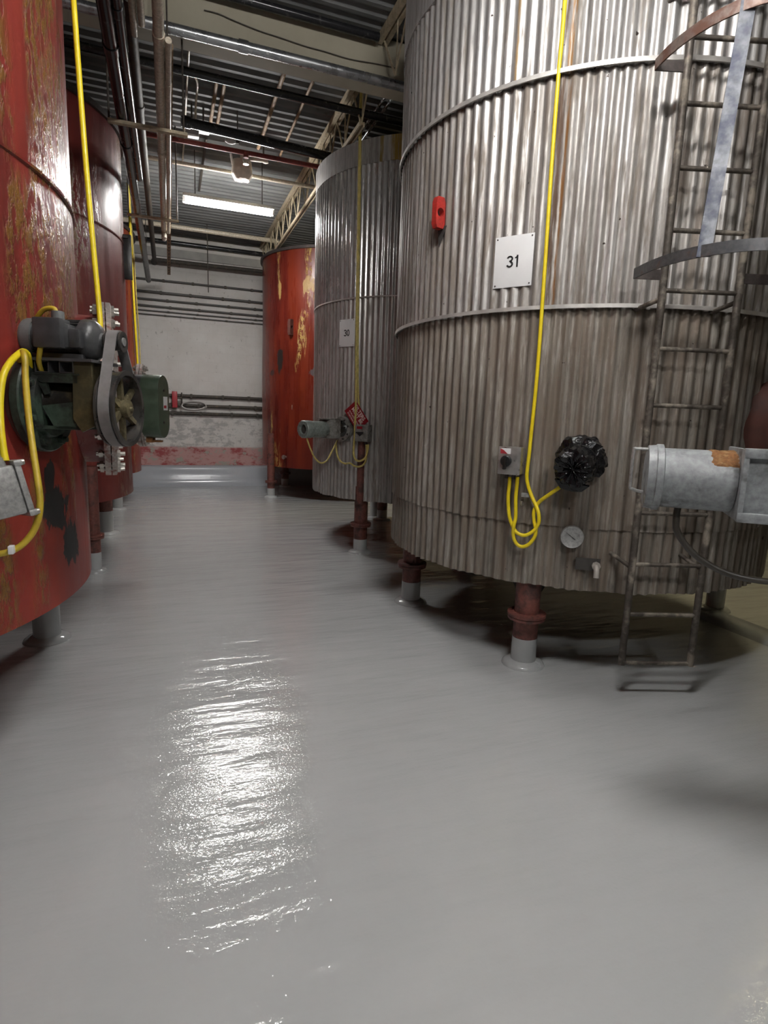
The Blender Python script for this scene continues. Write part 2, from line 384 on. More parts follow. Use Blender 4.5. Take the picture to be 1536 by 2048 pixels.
# steel roof deck
t = NT('grey_roof_deck')
b0 = t.ramp(t.noise((1.2, 3, 1), 6), [(.32, (.13,.133,.132)), (.68, (.21,.213,.21))])
rp = on = at_height(520, 300, 5.05)
rm = t.step(t.math('MULTIPLY_ADD', t.math('MAXIMUM', t.blob((1.05, 8.0, 5.05), (2.0, .75, 1.0)), -.5), .8, t.noise((2, 6, 1), 6, .65, off=(1,2,3))), .62, .85)
b0 = t.mix(t.math('MULTIPLY', rm, .8), b0, (.22,.135,.03))
b0 = t.mix(t.math('MULTIPLY', t.step(t.noise((4, 9, 1), 6, .7, off=(5,5,5)), .6, .7), .5), b0, (.10,.085,.065))
M['deck'] = t.set(b0, .65, .0, spec=.3)

# ------------------------------------------------------------------ room
X0, X1, Y0, Y1, ZC = -5.2, 8.0, -5.0, 13.15, 5.05
struct(MB().box(((X0+X1)/2, (Y0+Y1)/2, -.1), (X1-X0+.4, Y1-Y0+.4, .2)).build('floor', M['floor'], smooth=False))
bmw = MB().box(((X0+X1)/2, Y1+.1, ZC/2+.05), (X1-X0, .2, ZC+.1)); w = bmw.build('wall_back', M['wall'], smooth=False); struct(w)
struct(MB().box((X0-.1, (Y0+Y1)/2, ZC/2+.05), (.2, Y1-Y0, ZC+.1)).build('wall_left', M['wall_plain'], smooth=False))
struct(MB().box((X1+.1, (Y0+Y1)/2, ZC/2+.05), (.2, Y1-Y0, ZC+.1)).build('wall_right', M['wall_plain'], smooth=False))
struct(MB().box(((X0+X1)/2, Y0-.1, ZC/2+.05), (X1-X0, .2, ZC+.1)).build('wall_front', M['wall_plain'], smooth=False))
# roof deck: trapezoid ribs running along x
prof = []; p = .15; y = Y0
while y < Y1:
    prof += [(y, 0), (y+.045, 0), (y+.082, .028), (y+.113, .028)]; y += p
vs = []; fs = []
for (yy, zz) in prof:
    vs += [(X0, yy, ZC+zz), (X1, yy, ZC+zz), (X0, yy, ZC+.3), (X1, yy, ZC+.3)]
for i in range(len(prof)-1):
    a = i*4; b = a+4; fs += [(a, a+1, b+1, b), (a+2, b+2, b+3, a+3)]
struct(MB().add(vs, fs).build('ceiling', M['deck'], smooth=False))
# coved curb along the far wall
cp = [(0, 12.70), (.05, 12.78), (.16, 12.81), (.37, 12.83), (.405, 12.86), (.41, 13.15)]
m = MB()
poly = [(X0, yy, zz) for (zz, yy) in cp] + [(X0, 13.15, 0)]
m.prism(poly, (0,0,0), (X1-X0, 0, 0)); struct(m.build('baseboard_back', M['curb'], angle=50))
# grey header strip high on the wall
struct(MB().box((1.4, 13.12, 4.72), (13.2, .06, .16)).build('trim_1', M['header'], smooth=False))
# low kerb on the floor to the right
k0 = at_height(1395, 1235, .0); k1p = at_height(1600, 1318, .0)
m = MB(); dd = (k1p-k0).normalized(); nn = Vector((-dd.y, dd.x, 0))
poly = [k0 + nn*q + Vector((0,0,zz)) for q, zz in ((-.02, -.01), (.01, .02), (.04, .045), (.10, .05), (.22, .05), (.25, .03), (.28, -.01))]
m.prism(poly, (0,0,0), dd*3.2); struct(m.build('baseboard_right', M['curb'], angle=60))
# painted concrete beam
bm_ = MB().box((1.4, 5.70, (4.66+5.05)/2), (13.2, .20, .39))
beam = bm_.build('ceiling_beam', M['beam'], smooth=False); struct(beam)
pts = [at_depth(x, y, 5.585) for x, y in ((408, 20), (436, 27), (470, 42), (520, 62), (560, 75), (610, 92), (650, 103), (700, 118), (750, 127), (790, 136))]
cr = MB().tube(pts, .004, 6, 5).build('surface_crack', M['pipe_dull'], beam); 

# ------------------------------------------------------------------ tanks
def corr(mb, c, R, amp, nrib, z0, z1, rows=8, lumps=.003, ragged=0.0, per=10, seed=0):
    n = nrib*per; rnd = random.Random(seed)
    ph = [rnd.uniform(0, 6.28) for _ in range(8)]
    vs = []; fs = []
    for k in range(rows+1):
        z = z0 + (z1-z0)*k/rows
        for i in range(n):
            a = 2*PI*i/n
            l = lumps*(math.sin(7*a + 2.1*z + ph[0]) + .7*math.sin(17*a - 3.3*z + ph[1]) + .6*math.sin(29*a + 5*z + ph[2]))
            r = R + amp*math.cos(nrib*a) + l
            zz = z
            if k == 0 and ragged: zz -= ragged*(.5 + .5*math.sin(23*a + ph[3]))*(.4 + .6*math.sin(61*a + ph[4])**2)
            vs.append((c.x + r*math.cos(a), c.y + r*math.sin(a), zz))
    for k in range(rows):
        for i in range(n):
            j = (i+1) % n; fs.append((k*n+i, k*n+j, (k+1)*n+j, (k+1)*n+i))
    return mb.add(vs, fs)
def band(c, R, z0, z1, t=.004, n=180): return MB().ring((c.x, c.y, z0), (0,0,1), R-t, R, z1-z0, n)

def leg(tank, x, y, ztop, r, zfl, zgrey, red=True, rfl=None, wide=1.0):
    up = (0,0,1)
    lo = MB().lathe((x, y, zgrey-.003), up, [(0, r), (ztop-zgrey, r)], 28).build('leg', M['leg_red'] if red else M['leg_grey'], tank)
    if zfl:
        f = MB(); f.lathe((x, y, zfl-.022), up, [(0, r), (0, r*1.5), (.018, r*1.52), (.020, r)], 28); f.lathe((x, y, zfl), up, [(0, r), (0, r*1.55), (.020, r*1.55), (.024, r)], 28)
        f.build('pipe_flange', M['leg_red'], lo)
    MB().lathe((x, y, .0), up, [(0, r*1.02), (zgrey, r*1.02)], 28).build('base_sleeve', M['leg_grey'], lo)
    MB().lathe((x, y, .0), up, [(0, r*1.75), (.012, r*1.7), (.026, r*1.5), (.036, r*1.1), (.038, r*.9)], 28).build('floor_collar', M['leg_grey'], lo)
    return lo

def frame(c, R, ang, z):
    """local axes: x outward from the tank, y round the tank, z up; origin on the tank wall"""
    a = math.radians(ang); d = Vector((math.cos(a), math.sin(a), 0)); t = Vector((-d.y, d.x, 0)); o = c + d*R + Vector((0,0,z))
    return Matrix(((d.x, t.x, 0, o.x), (d.y, t.y, 0, o.y), (d.z, t.z, 1, o.z), (0,0,0,1)))
def angle_of(p, c): return math.degrees(math.atan2(p.y-c.y, p.x-c.x))

def manway(tank, c, R, ang, z, r, L, mat, mat_cover, nb=20, neck=.84):
    F = frame(c, R, ang, z)
    nk = MB(F).lathe((-.15,0,0), (1,0,0), [(0, r*neck), (.15+L, r*neck)], 48).build('manway_neck', mat, tank)
    MB(F).ring((L-.035,0,0), (1,0,0), r*neck-.01, r, .03, 56).build('neck_flange', M['flange_worn'] if nb else mat, nk)
    cv = MB(F).lathe((L,0,0), (1,0,0), [(0, r), (.022, r), (.026, r*.98), (.03, r*.80), (.05, r*.5), (.055, 0.001)], 56).build('manway_cover', mat_cover, tank)
    for i in range(nb):
        a = 2*PI*i/nb; y, zz = r*.925*math.cos(a), r*.925*math.sin(a)
        b = MB(F); b.lathe((L-.075, y, zz), (1,0,0), [(0,.011),(.14,.011)], 8); b.lathe((L+.022, y, zz), (1,0,0), [(0,.021),(.02,.021)], 6); b.lathe((L-.062, y, zz), (1,0,0), [(0,.021),(.02,.021)], 6)
        b.build('bolt', M['bolt'], cv, angle=30)

# ---- tank 31
t31 = thing('corrugated_tank', c31, 'large weathered corrugated steel tank numbered 31, nearest tank on the right', 'tank', 'corrugated tanks')
AMP = .0085
m = MB(); m.lathe((c31.x, c31.y, .65), (0,0,1), [(0, r31-.05), (4.10, r31-.05)], 96); m.build('inner_shell', M['shell'], t31)
NR = 140
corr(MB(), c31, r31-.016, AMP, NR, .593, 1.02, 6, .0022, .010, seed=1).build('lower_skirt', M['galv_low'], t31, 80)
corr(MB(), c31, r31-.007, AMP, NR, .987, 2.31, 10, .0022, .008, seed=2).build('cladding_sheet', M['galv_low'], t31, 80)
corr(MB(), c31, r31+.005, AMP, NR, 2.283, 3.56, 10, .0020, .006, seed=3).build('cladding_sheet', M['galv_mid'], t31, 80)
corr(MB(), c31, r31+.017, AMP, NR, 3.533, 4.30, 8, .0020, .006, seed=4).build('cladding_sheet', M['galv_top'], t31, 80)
MB().ring((c31.x, c31.y, 4.28), (0,0,1), r31-.02, r31+.032, .50, 180).build('top_band', M['galv_flat'], t31)
band(c31, r31+.0255, 2.281, 2.303, .010).build('strap', M['strap'], t31)
band(c31, r31+.0375, 3.531, 3.555, .010).build('strap', M['strap'], t31)
l31 = at_height(1043, 1330); l31 = c31 + (l31-c31).normalized()*1.37; leg(t31, l31.x, l31.y, .75, .082, .345, .195)
q = at_height(1428, 1219); leg(t31, q.x, q.y, .75, .075, None, .60, red=False)
for a in (100, 160): leg(t31, c31.x+1.3*math.cos(math.radians(a)), c31.y+1.3*math.sin(math.radians(a)), .75, .082, .345, .195)
manway(t31, c31, r31, -71, 1.62, .45, .12, M['bag_dark'], M['cover_red'], 0)
MB().lathe((c31.x-.55, c31.y-.35, .30), (0,0,1), [(0,.10),(.12,.16),(.36,.16)], 24).build('bottom_outlet', M['shell'], t31)

# ---- tank 30
t30 = thing('corrugated_tank', c30, 'shiny corrugated steel tank numbered 30 behind tank 31', 'tank', 'corrugated tanks')
MB().lathe((c30.x, c30.y, .69), (0,0,1), [(0, r30-.05), (3.80, r30-.05)], 96).build('inner_shell', M['shell'], t30)
NR0 = 128
corr(MB(), c30, r30-.006, AMP, NR0, .637, 1.36, 6, .0015, .012, seed=5).build('lower_skirt', M['galv_bright_low'], t30, 80)
corr(MB(), c30, r30, AMP, NR0, 1.325, 2.93, 8, .0012, .004, seed=6).build('cladding_sheet', M['galv_bright_low'], t30, 80)
corr(MB(), c30, r30+.004, AMP, NR0, 2.906, 4.28, 8, .0010, .004, seed=7).build('cladding_sheet', M['galv_bright'], t30, 80)
MB().ring((c30.x, c30.y, 4.261), (0,0,1), r30-.03, r30+.013, .243, 160).build('top_band', M['galv_flat'], t30)
band(c30, r30+.015, 2.900, 2.914).build('strap', M['strap'], t30)
l30 = at_height(722, 1103)
dl = (l30 - c30).normalized(); l30 = c30 + dl*(r30-.075)
lg = leg(t30, l30.x, l30.y, .80, .080, .34, .165)
MB().lathe((l30.x - .045, l30.y - .085, .60), (0,0,1), [(0,.042),(.73,.042)], 20).build('riser_pipe', M['leg_red'], lg)
q = at_height(748, 1036); leg(t30, q.x, q.y, .75, .07, None, .30)
for a in (90, -20): leg(t30, c30.x+1.15*math.cos(math.radians(a)), c30.y+1.15*math.sin(math.radians(a)), .75, .08, .34, .165)

# ---- painted red tanks
def red_tank(c, R, z0, z1, mat, label, seams, rim=True):
    t = thing('storage_tank', c, label, 'tank', 'red painted tanks')
    n = 128; m = MB(); vs = []; fs = []; rows = 24; rnd = random.Random(int(R*1000)+int(c.y*10)); ph = [rnd.uniform(0, 6) for _ in range(4)]
    for k in range(rows+1):
        z = z0+(z1-z0)*k/rows
        for i in range(n):
            a = 2*PI*i/n; r = R + .004*math.sin(3*a+1.7*z+ph[0]) + .003*math.sin(5*a-2.3*z+ph[1])
            vs.append((c.x+r*math.cos(a), c.y+r*math.sin(a), z))
    for k in range(rows):
        for i in range(n):
            j = (i+1) % n; fs.append((k*n+i, k*n+j, (k+1)*n+j, (k+1)*n+i))
    fs += [tuple(range(n-1,-1,-1)), tuple(rows*n+i for i in range(n))]
    m.add(vs, fs); m.build('tank_shell', mat, t)
    for z in seams:
        MB().lathe((c.x, c.y, z-.012), (0,0,1), [(0,R-.004),(.006,R+.006),(.016,R+.008),(.022,R-.004)], 128, False, False).build('weld_seam', mat, t)
    if rim: MB().ring((c.x, c.y, z1-.05), (0,0,1), R-.01, R+.035, .05, 128).build('top_rim', M['dark_steel'], t)
    return t
tA = red_tank(cA, rA, .687, 4.8, M['red_a'], 'nearest red storage tank at left edge with peeling paint and belt-driven mixer', [2.611], False)
q = at_height(95, 1278); leg(tA, q.x, q.y, .72, .085, None, .70, red=False)
for a in (-55, 150, 215): leg(tA, cA.x+1.6*math.cos(math.radians(a)), cA.y+1.6*math.sin(math.radians(a)), .75, .085, None, .70, red=False)
manway(tA, cA, rA, 5, 1.71, .475, .135, M['red_b'], M['flange_worn'], 22)
tB = red_tank(cB, rB, .661, 4.40, M['red_b'], 'maroon storage tank with glossy paint, second tank along the left row', [3.35])
q = at_height(190, 1143); leg(tB, q.x, q.y, 1.05, .065, .36, .20)
q = at_height(210, 1067); leg(tB, q.x, q.y, .70, .105, None, .30)
for a in (150, 215): leg(tB, cB.x+1.3*math.cos(math.radians(a)), cB.y+1.3*math.sin(math.radians(a)), .70, .1, None, .30)
manway(tB, cB, rB, -2, 1.64, .46, .135, M['red_b'], M['flange_worn'], 20)
F = frame(cB, rB, -1, 3.22); lug = MB(F); lug.bbox((.035,0,0), (.09,.05,.46), .008); lug.box((.02,0,.2), (.06,.09,.03)); lug.build('lifting_lug', M['oily'], tB)
# drips and build-up on the rim
tC = red_tank(cC, rC, .53, 4.40, M['red_c'], 'farthest red storage tank in the left row, before the block wall', [])
q = at_height(236, 1019); leg(tC, q.x, q.y, .60, .075, None, .55, red=False)
for a in (35, 150, 215): leg(tC, cC.x+1.2*math.cos(math.radians(a)), cC.y+1.2*math.sin(math.radians(a)), .60, .09, None, .55, red=False)
tR = red_tank(cR, rR, .60, 4.47, M['red_r'], 'orange-red storage tank by the back wall, behind tank 30', [])
lr = at_height(557, 993); dl = (lr-cR).normalized(); lr = cR + dl*(rR+.03)
leg(tR, lr.x, lr.y, 1.22, .072, .30, .175)
for a in (-60, 60, 130): leg(tR, cR.x+1.35*math.cos(math.radians(a)), cR.y+1.35*math.sin(math.radians(a)), .65, .08, .30, .175)
def plate_hole(mb, w, h, rh, t, cz=0.0, n=24):
    """upright plate in local x-z with a round hole, thickness along y"""
    vs = []; fs = []
    for s in (-t/2, t/2):
        for i in range(n):
            a = 2*PI*i/n; cx, cz_ = math.cos(a), math.sin(a); k = 1/max(abs(cx)/(w/2), abs(cz_)/(h/2))
            vs.append((cx*k, s, cz_*k))
        for i in range(n):
            a = 2*PI*i/n; vs.append((rh*math.cos(a), s, rh*math.sin(a)+cz))
    for i in range(n):
        j = (i+1) % n
        fs += [(i, j, n+j, n+i), (2*n+i, 3*n+i, 3*n+j, 2*n+j), (i, 2*n+i, 2*n+j, j), (n+i, n+j, 3*n+j, 3*n+i)]
    return mb.add(vs, fs)
q = on_tank(584, 655, cR, rR); F = frame(cR, rR, angle_of(q, cR), q.z) @ Matrix.Translation((.04,0,0))
m = plate_hole(MB(F), .10, .27, .028, .06); m.build('lifting_lug', M['bag_dark'], tR)
q = on_tank(572, 914, cR, rR); F = frame(cR, rR, angle_of(q, cR), q.z); m = MB(F); m.cyl((-.02,0,0), (.06,0,0), .02); m.cyl((.06,0,-.0), (.075,0,0), .04); m.build('sample_valve', M['bolt'], tR)
# red lug of tank 31 poking through the cladding
q = on_tank(889, 430, c31, r31); F = frame(c31, r31, angle_of(q, c31), q.z) @ Matrix.Translation((.05,0,0))
m = plate_hole(MB(F), .075, .19, .028, .045, .0); m.build('lifting_lug', M['lug_red'], t31)
F2 = frame(c31, r31+.017, angle_of(q, c31), q.z-.13); MB(F2).prism([(0,-.04,.05),(0,.05,.05),(0,-.02,-.07)], (0,0,0), (.003,0,0)).build('cut_edge', M['shell'], t31)
# cut-out with a stub pipe
q = on_tank(1175, 1128, c31, r31); F = frame(c31, r31, angle_of(q, c31), q.z)
m = MB(F); m.box((.006,0,0), (.012,.145,.075)); hole = m.build('cladding_opening', M['shell'], t31)
m = MB(F); m.tube([(-.05,.045,.0), (.03,.045,0), (.065,.045,-.02), (.08,.045,-.065)], .017, 12, 5); m.lathe((.03,.045,0),(1,0,0),[(0,.026),(.02,.026)],8); m.build('drain_stub', M['strap_dull'], t31)

# ------------------------------------------------------------------ text
def text_mesh(body, size, bold=.0, extr=.0006):
    cu = bpy.data.curves.new('lettering', 'FONT'); cu.body = body; cu.size = size; cu.align_x = 'CENTER'; cu.align_y = 'CENTER'; cu.extrude = extr; cu.offset = bold
    o = bpy.data.objects.new('lettering', cu); COL.objects.link(o)
    dg = bpy.context.evaluated_depsgraph_get(); me = bpy.data.meshes.new_from_object(o.evaluated_get(dg))
    vs = [v.co.copy() for v in me.vertices]; fs = [tuple(p.vertices) for p in me.polygons]
    bpy.data.objects.remove(o); bpy.data.curves.remove(cu); bpy.data.meshes.remove(me)
    return vs, fs
def add_text(mb, body, size, off, bold=0.0, y_out=.0, rot=0.0, sx=1.0):
    """lettering on the plane facing local +x; local +y reads to the right"""
    vs, fs = text_mesh(body, size, bold)
    c, s = math.cos(rot), math.sin(rot); out = []
    for v in vs:
        u, w_ = v.x*sx, v.y; u, w_ = u + off[0], w_ + off[1]
        u, w_ = u*c - w_*s, u*s + w_*c
        out.append((y_out + v.z, u, w_))
    return mb.add(out, fs)

def ribbon(mb, pts, w_, off, y_out):
    """flat stroke in the plane facing local +x"""
    P = [Vector(p) for p in pts]; L = []; Rr = []
    for i, p in enumerate(P):
        T = (P[min(i+1, len(P)-1)] - P[max(i-1, 0)]).normalized(); N_ = Vector((-T.y, T.x)); L.append(p+N_*w_/2); Rr.append(p-N_*w_/2)
    n = len(P); vs = [(y_out, q.x+off[0], q.y+off[1]) for q in L+Rr]
    vs += [(y_out-.0008, q.x+off[0], q.y+off[1]) for q in L+Rr]
    fs = []
    for i in range(n-1): fs += [(i, i+1, n+i+1, n+i), (2*n+i, 3*n+i, 3*n+i+1, 2*n+i+1), (i, 2*n+i, 2*n+i+1, i+1), (n+i, n+i+1, 3*n+i+1, 3*n+i)]
    return mb.add(vs, fs)
def arc(cx, cy, rx, ry, a0, a1, n=20): return [(cx+rx*math.cos(math.radians(a0+(a1-a0)*k/n)), cy+ry*math.sin(math.radians(a0+(a1-a0)*k/n))) for k in range(n+1)]
def numerals(mb, body, h, off, y_out):
    w_ = h*.56; st = h*.15; x = -(len(body)*w_ + (len(body)-1)*h*.08)/2 + w_/2
    for ch in body:
        o = (off[0]+x, off[1]); t_ = st/2
        if ch == '3':
            ribbon(mb, arc(0, h*.235, w_*.40, h*.265-t_, 165, -75), st, o, y_out); ribbon(mb, arc(0, -h*.22, w_*.43, h*.28-t_, 80, -165), st, o, y_out)
            ribbon(mb, [(-w_*.10, h*.035), (w_*.14, h*.035)], st*.85, o, y_out)
        elif ch == '1':
            ribbon(mb, [(w_*.10, -h*.5), (w_*.10, h*.5)], st, o, y_out); ribbon(mb, [(-w_*.30, h*.27), (-w_*.05, h*.31), (w_*.10, h*.44)], st*.8, o, y_out)
        else:
            ribbon(mb, arc(0, 0, w_*.5-t_, h*.5-t_, 0, 360, 40), st, o, y_out)
        x += w_ + h*.08
    return mb

# number signs
def number_sign(num, c, R, ang, z, w_, h_, label, size, tilt=0.0, dz=0.0):
    F = frame(c, R+.012, ang, z); s = thing('number_sign', F.translation, label, 'sign', 'tank number signs')
    m = MB(F); m.bbox((.002,0,0), (.004,w_,h_), .001); bd = m.build('sign_plate', M['white'], s)
    numerals(MB(F), num, size, (0.0, dz), .0055).build('numerals', M['black'], s, smooth=False)
    for a, b in ((-1,-1),(1,-1),(-1,1),(1,1)):
        MB(F).lathe((.003, a*(w_/2-.014), b*(h_/2-.014)), (1,0,0), [(0,.005),(.004,.004)], 8).build('screw', M['dark_steel'], s)
q = on_tank(1027, 523, c31, r31+.012)
number_sign('31', c31, r31, angle_of(q, c31), q.z, .245, .295, 'white square sign with black numerals 31', .068)
q = on_tank(694, 666, c30, r30+.012)
number_sign('30', c30, r30, angle_of(q, c30), q.z, .235, .30, 'white sign with black numerals 30 on the shiny tank', .072)

# ------------------------------------------------------------------ ladder of tank 31
Lt = Vector((.949, -.316, 0)); Ln = Vector((-.316, -.949, 0))
LL = Vector((2.516, 2.533, 0)); LR = Vector((2.916, 2.400, 0)); Lmid = (LL+LR)/2
lad = thing('caged_ladder', (Lmid.x, Lmid.y, .2), 'dark steel ladder with safety hoops fixed to tank 31', 'ladder')
for P in (LL, LR):
    MB().tube([(P.x, P.y, .20), (P.x, P.y, 4.95)], .020, 12, 0).build('side_rail', M['ladder'], lad)
for k in range(0, 16):
    z = .212 + .305*k
    if z > 4.9: break
    MB().cyl(LL + Vector((0,0,z)), LR + Vector((0,0,z)), .0125, 10).build('rung', M['ladder'], lad)
def hoop(z, a, b, mat, ex=1.0):
    pts = [Lmid - Lt*a*math.cos(f) + Ln*b*max(math.sin(f), 0)**ex + Vector((0,0,z)) for f in [PI*i/28 for i in range(29)]]
    def td(i):
        T = (pts[min(i+1, 28)] - pts[max(i-1, 0)]).normalized(); return T.cross(Vector((0,0,1)))
    h = MB().strip(pts, (0,0,1), .052, td, .008).build('cage_hoop', mat, lad)
    for s, P in ((-1, LL), (1, LR)):
        e = Lmid + Lt*s*a + Vector((0,0,z)); q = Vector((P.x, P.y, z))
        MB().strip([e, q], (0,0,1), .052, lambda i: Ln, .008).build('hoop_bracket', M['dark_steel'], h)
    return h
hoop(2.425, .375, .60, M['cage_dark'], .8); hoop(3.43, .375, .55, M['cage_rust']); hoop(4.45, .375, .55, M['cage_rust'])
def hp(z, a, b, f, ex=1.0): f = math.radians(f); return Lmid - Lt*a*math.cos(f) + Ln*(b*math.sin(f)**ex-.012) + Vector((0,0,z))
for f0, f1, f2 in ((46, 58, 58), (134, 122, 122)):
    pts = [hp(2.40, .375, .60, f0, .8), hp(3.43, .375, .55, f1), hp(4.47, .375, .55, f2)]
    MB().strip(pts, (Lt*.85 + Ln*.3*(1 if f0 < 90 else -1)).normalized(), .06, lambda i: (Ln*.9 - Lt*.35*(1 if f0 < 90 else -1)).normalized(), .008).build('cage_strap', M['cage_bare'], lad)
for z in (.80, 2.305, 3.85):
    for P, sx in ((LL, -1), (LR, -1)):
        q = Vector((P.x, P.y, z)); w2 = q - Ln*.10 + Lt*sx*.06
        d2 = (q - c31); d2.z = 0
        e = c31 + (Vector((q.x, q.y, 0)) - Ln*.22 + Lt*sx*.05 - c31).normalized()*(r31-.005); e.z = z + (.045 if z < 1 else -.03)
        MB().cyl(q, e, .013, 10).build('wall_bracket', M['ladder'], lad)

# ------------------------------------------------------------------ fittings on tank 31
# switch box
q = on_tank(1028, 920, c31, r31+.02); F = frame(c31, r31+.012, angle_of(q, c31), q.z)
sb = thing('switch_box', F.translation, 'brushed steel switch box with black rotary knob on tank 31', 'switch box')
m = MB(F); m.bbox((.05,0,0), (.10,.135,.165), .005); m.build('enclosure', M['stainless'], sb)
m = MB(F); m.bbox((.102,0,0), (.006,.14,.17), .003); m.build('front_cover', M['stainless'], sb)
m = MB(F); m.box((.1058,-.026,.058), (.0012,.066,.034)); lab = m.build('label_plate', M['white'], sb); lab['label'] = 'white label torn over red'
m = MB(F); m.prism([(.1066,-.058,.073), (.1066,-.058,.042), (.1066,-.012,.042), (.1066,-.035,.062)], (0,0,0), (.0008,0,0)); m.build('red_mark', M['valve_red'], lab)
m = MB(F); m.lathe((.105,-.018,-.002), (1,0,0), [(0,.034),(.012,.034),(.018,.028)], 24); kn = m.build('knob', M['black'], sb)
m = MB(F); m.bbox((.132,-.018,-.018), (.03,.018,.07), .005); m.build('knob_grip', M['oily'], kn)
for yy in (-.026, .018):
    m = MB(F); m.cyl((.05,yy,-.082), (.05,yy,-.115), .012); m.build('cable_gland', M['dark_steel'], sb)
# black plastic wrapped port
q = on_tank(1160, 918, c31, r31); F = frame(c31, r31, angle_of(q, c31), q.z)
wp = thing('wrapped_nozzle', F.translation, 'round tank nozzle wrapped in crumpled black plastic film', 'wrapped nozzle')
m = MB(F); m.lathe((-.06,0,0), (1,0,0), [(0,.13),(.10,.13)], 40); m.build('nozzle_flange', M['strap_dull'], wp)
F = F @ Matrix.Translation((.05,0,0)) @ Matrix.Rotation(math.radians(17), 4, 'Y') @ Matrix.Rotation(math.radians(-16), 4, 'Z') @ Matrix.Translation((-.05,0,0))
m = MB(F); n = 72; prof_ = [(.015,.136),(.03,.146),(.065,.144),(.085,.120),(.11,.108),(.15,.112),(.20,.114),(.225,.106),(.235,.085),(.232,.055),(.225,.028),(.223,.008)]; rnd = random.Random(3); vs = []; fs = []
ph = [rnd.uniform(0, 6.28) for _ in range(12)]
for k, (l, r) in enumerate(prof_):
    for i in range(n):
        a = 2*PI*i/n
        rr = r*(1 + .045*math.sin(5*a+ph[0]+k*.9) + .035*math.sin(11*a+ph[1]-k*1.7) + .03*math.sin(19*a+ph[2]+k*2.3)) + rnd.uniform(-.003,.003)
        ll = l + .006*math.sin(7*a+ph[3]+k) + .005*math.sin(13*a+ph[4]-k)
        if k > 6: ll += .012*math.sin(3*a+ph[5]+k*.8)*min(1, r/.1)
        vs.append((ll, rr*math.cos(a), rr*math.sin(a)))
for k in range(len(prof_)-1):
    for i in range(n):
        j = (i+1) % n; fs.append((k*n+i, k*n+j, (k+1)*n+j, (k+1)*n+i))
fs.append(tuple((len(prof_)-1)*n+i for i in range(n))); m.add(vs, fs)
m.prism([(.20,-.10,-.08),(.21,-.06,-.125),(.20,.0,-.14),(.19,.06,-.135),(.2,.10,-.09)], (0,0,0), (.012,0,-.004))
m.build('plastic_wrap', M['plastic'], wp, 25)
m = MB(F); m.ring((.104,0,0), (1,0,0), .098, .112, .010, 40); m.build('tie_band', M['black'], wp)
# dial gauge
q = on_tank(1144, 1073, c31, r31+.02); F = frame(c31, r31+.012, angle_of(q, c31), q.z)
ga = thing('dial_gauge', F.translation, 'round dusty dial gauge low on tank 31', 'gauge')
m = MB(F); m.lathe((-.02,0,0), (1,0,0), [(0,.03),(.02,.03),(.02,.068),(.05,.070),(.056,.066),(.054,.061)], 40); m.build('gauge_case', M['alu'], ga)
m = MB(F); m.lathe((.030,0,0), (1,0,0), [(0,.062),(.003,.062)], 40); fc = m.build('dial_face', M['gauge_face'], ga)
m = MB(F)
for i in range(21):
    a = math.radians(225 - 270*i/20); c0, s0 = math.cos(a), math.sin(a); r0 = .046 if i % 5 else .041
    u = Vector((0,c0,s0)); v = Vector((0,-s0,c0)); m.prism([u*r0-v*.0009, u*.055-v*.0009, u*.055+v*.0009, u*r0+v*.0009], (.0332,0,0), (.0338,0,0))
m.build('scale_marks', M['black'], fc)
u = Vector((0,-.8,.6)); v = Vector((0,.6,.8))
m = MB(F); m.prism([u*-.022-v*.002, u*.044-v*.0006, u*.044+v*.0006, u*-.022+v*.002], (.036,0,0), (.038,0,0)); m.build('needle', M['black'], ga)
# clip and hook screws beside the cables
q = on_tank(1052, 990, c31, r31+.016); F = frame(c31, r31+.010, angle_of(q, c31), q.z)
cl = MB(F); cl.bbox((.010,0,0), (.018,.055,.026), .003); tag(cl.build('cable_clip', M['alu']), 'small metal clip holding the yellow cable below the switch box', 'clip')
q = on_tank(1045, 1010, c31, r31+.016); F = frame(c31, r31+.004, angle_of(q, c31), q.z)
cl = MB(F); cl.tube([(0,0,0), (.03,0,0), (.045,0,.012), (.045,0,.03)], .006, 8, 4); tag(cl.build('hook_screw', M['bolt']), 'tiny bright hook screw between the yellow cable loops', 'hook')

# cables on tank 31
def on31(x, y, off=.03): return on_tank(x, y, c31, r31+off)
def cab(name, pts, r, mat, label, group=None): return tag(MB().tube(pts, r, 10, 6).build(name, mat), label, 'cable', group)
S = 5.12; Zm = lambda a, b: (960+a/S, 860+b/S)
q0 = on31(1130, 0); 
path = [Vector((q0.x-.01, q0.y, 5.04)), on31(1130, 0), on31(1117, 150), on31(1102, 350), on31(1088, 560), on31(1074, 750), on31(1062, 870)]
path += [on31(*Zm(a, b), off) for a, b, off in ((505,230,.03),(480,450,.03),(490,560,.03),(530,680,.035),(580,790,.05),(602,870,.06),(600,950,.06),(565,1015,.06),(500,1065,.06),(440,1078,.06),(370,1045,.06),(328,970,.06),(298,870,.06),(288,700,.06),(300,560,.06),(306,480,.06))]
cab('power_cable', path, .0115, M['yellow'], 'yellow cable hanging down tank 31 from the ceiling into the switch box', 'yellow cables')
path = [on31(*Zm(a, b), off) for a, b, off in ((815,585,.10),(790,606,.10),(700,668,.08),(620,725,.05),(572,785,.035),(550,850,.04),(555,940,.04),(572,1020,.05),(556,1100,.05),(500,1170,.05),(430,1195,.05),(370,1160,.05),(340,1080,.06),(346,980,.07),(365,890,.06),(366,700,.06),(378,560,.06),(384,480,.06))]
cab('power_cable', path, .0115, M['yellow'], 'yellow cable looping from the plastic-wrapped nozzle up to the switch box', 'yellow cables')

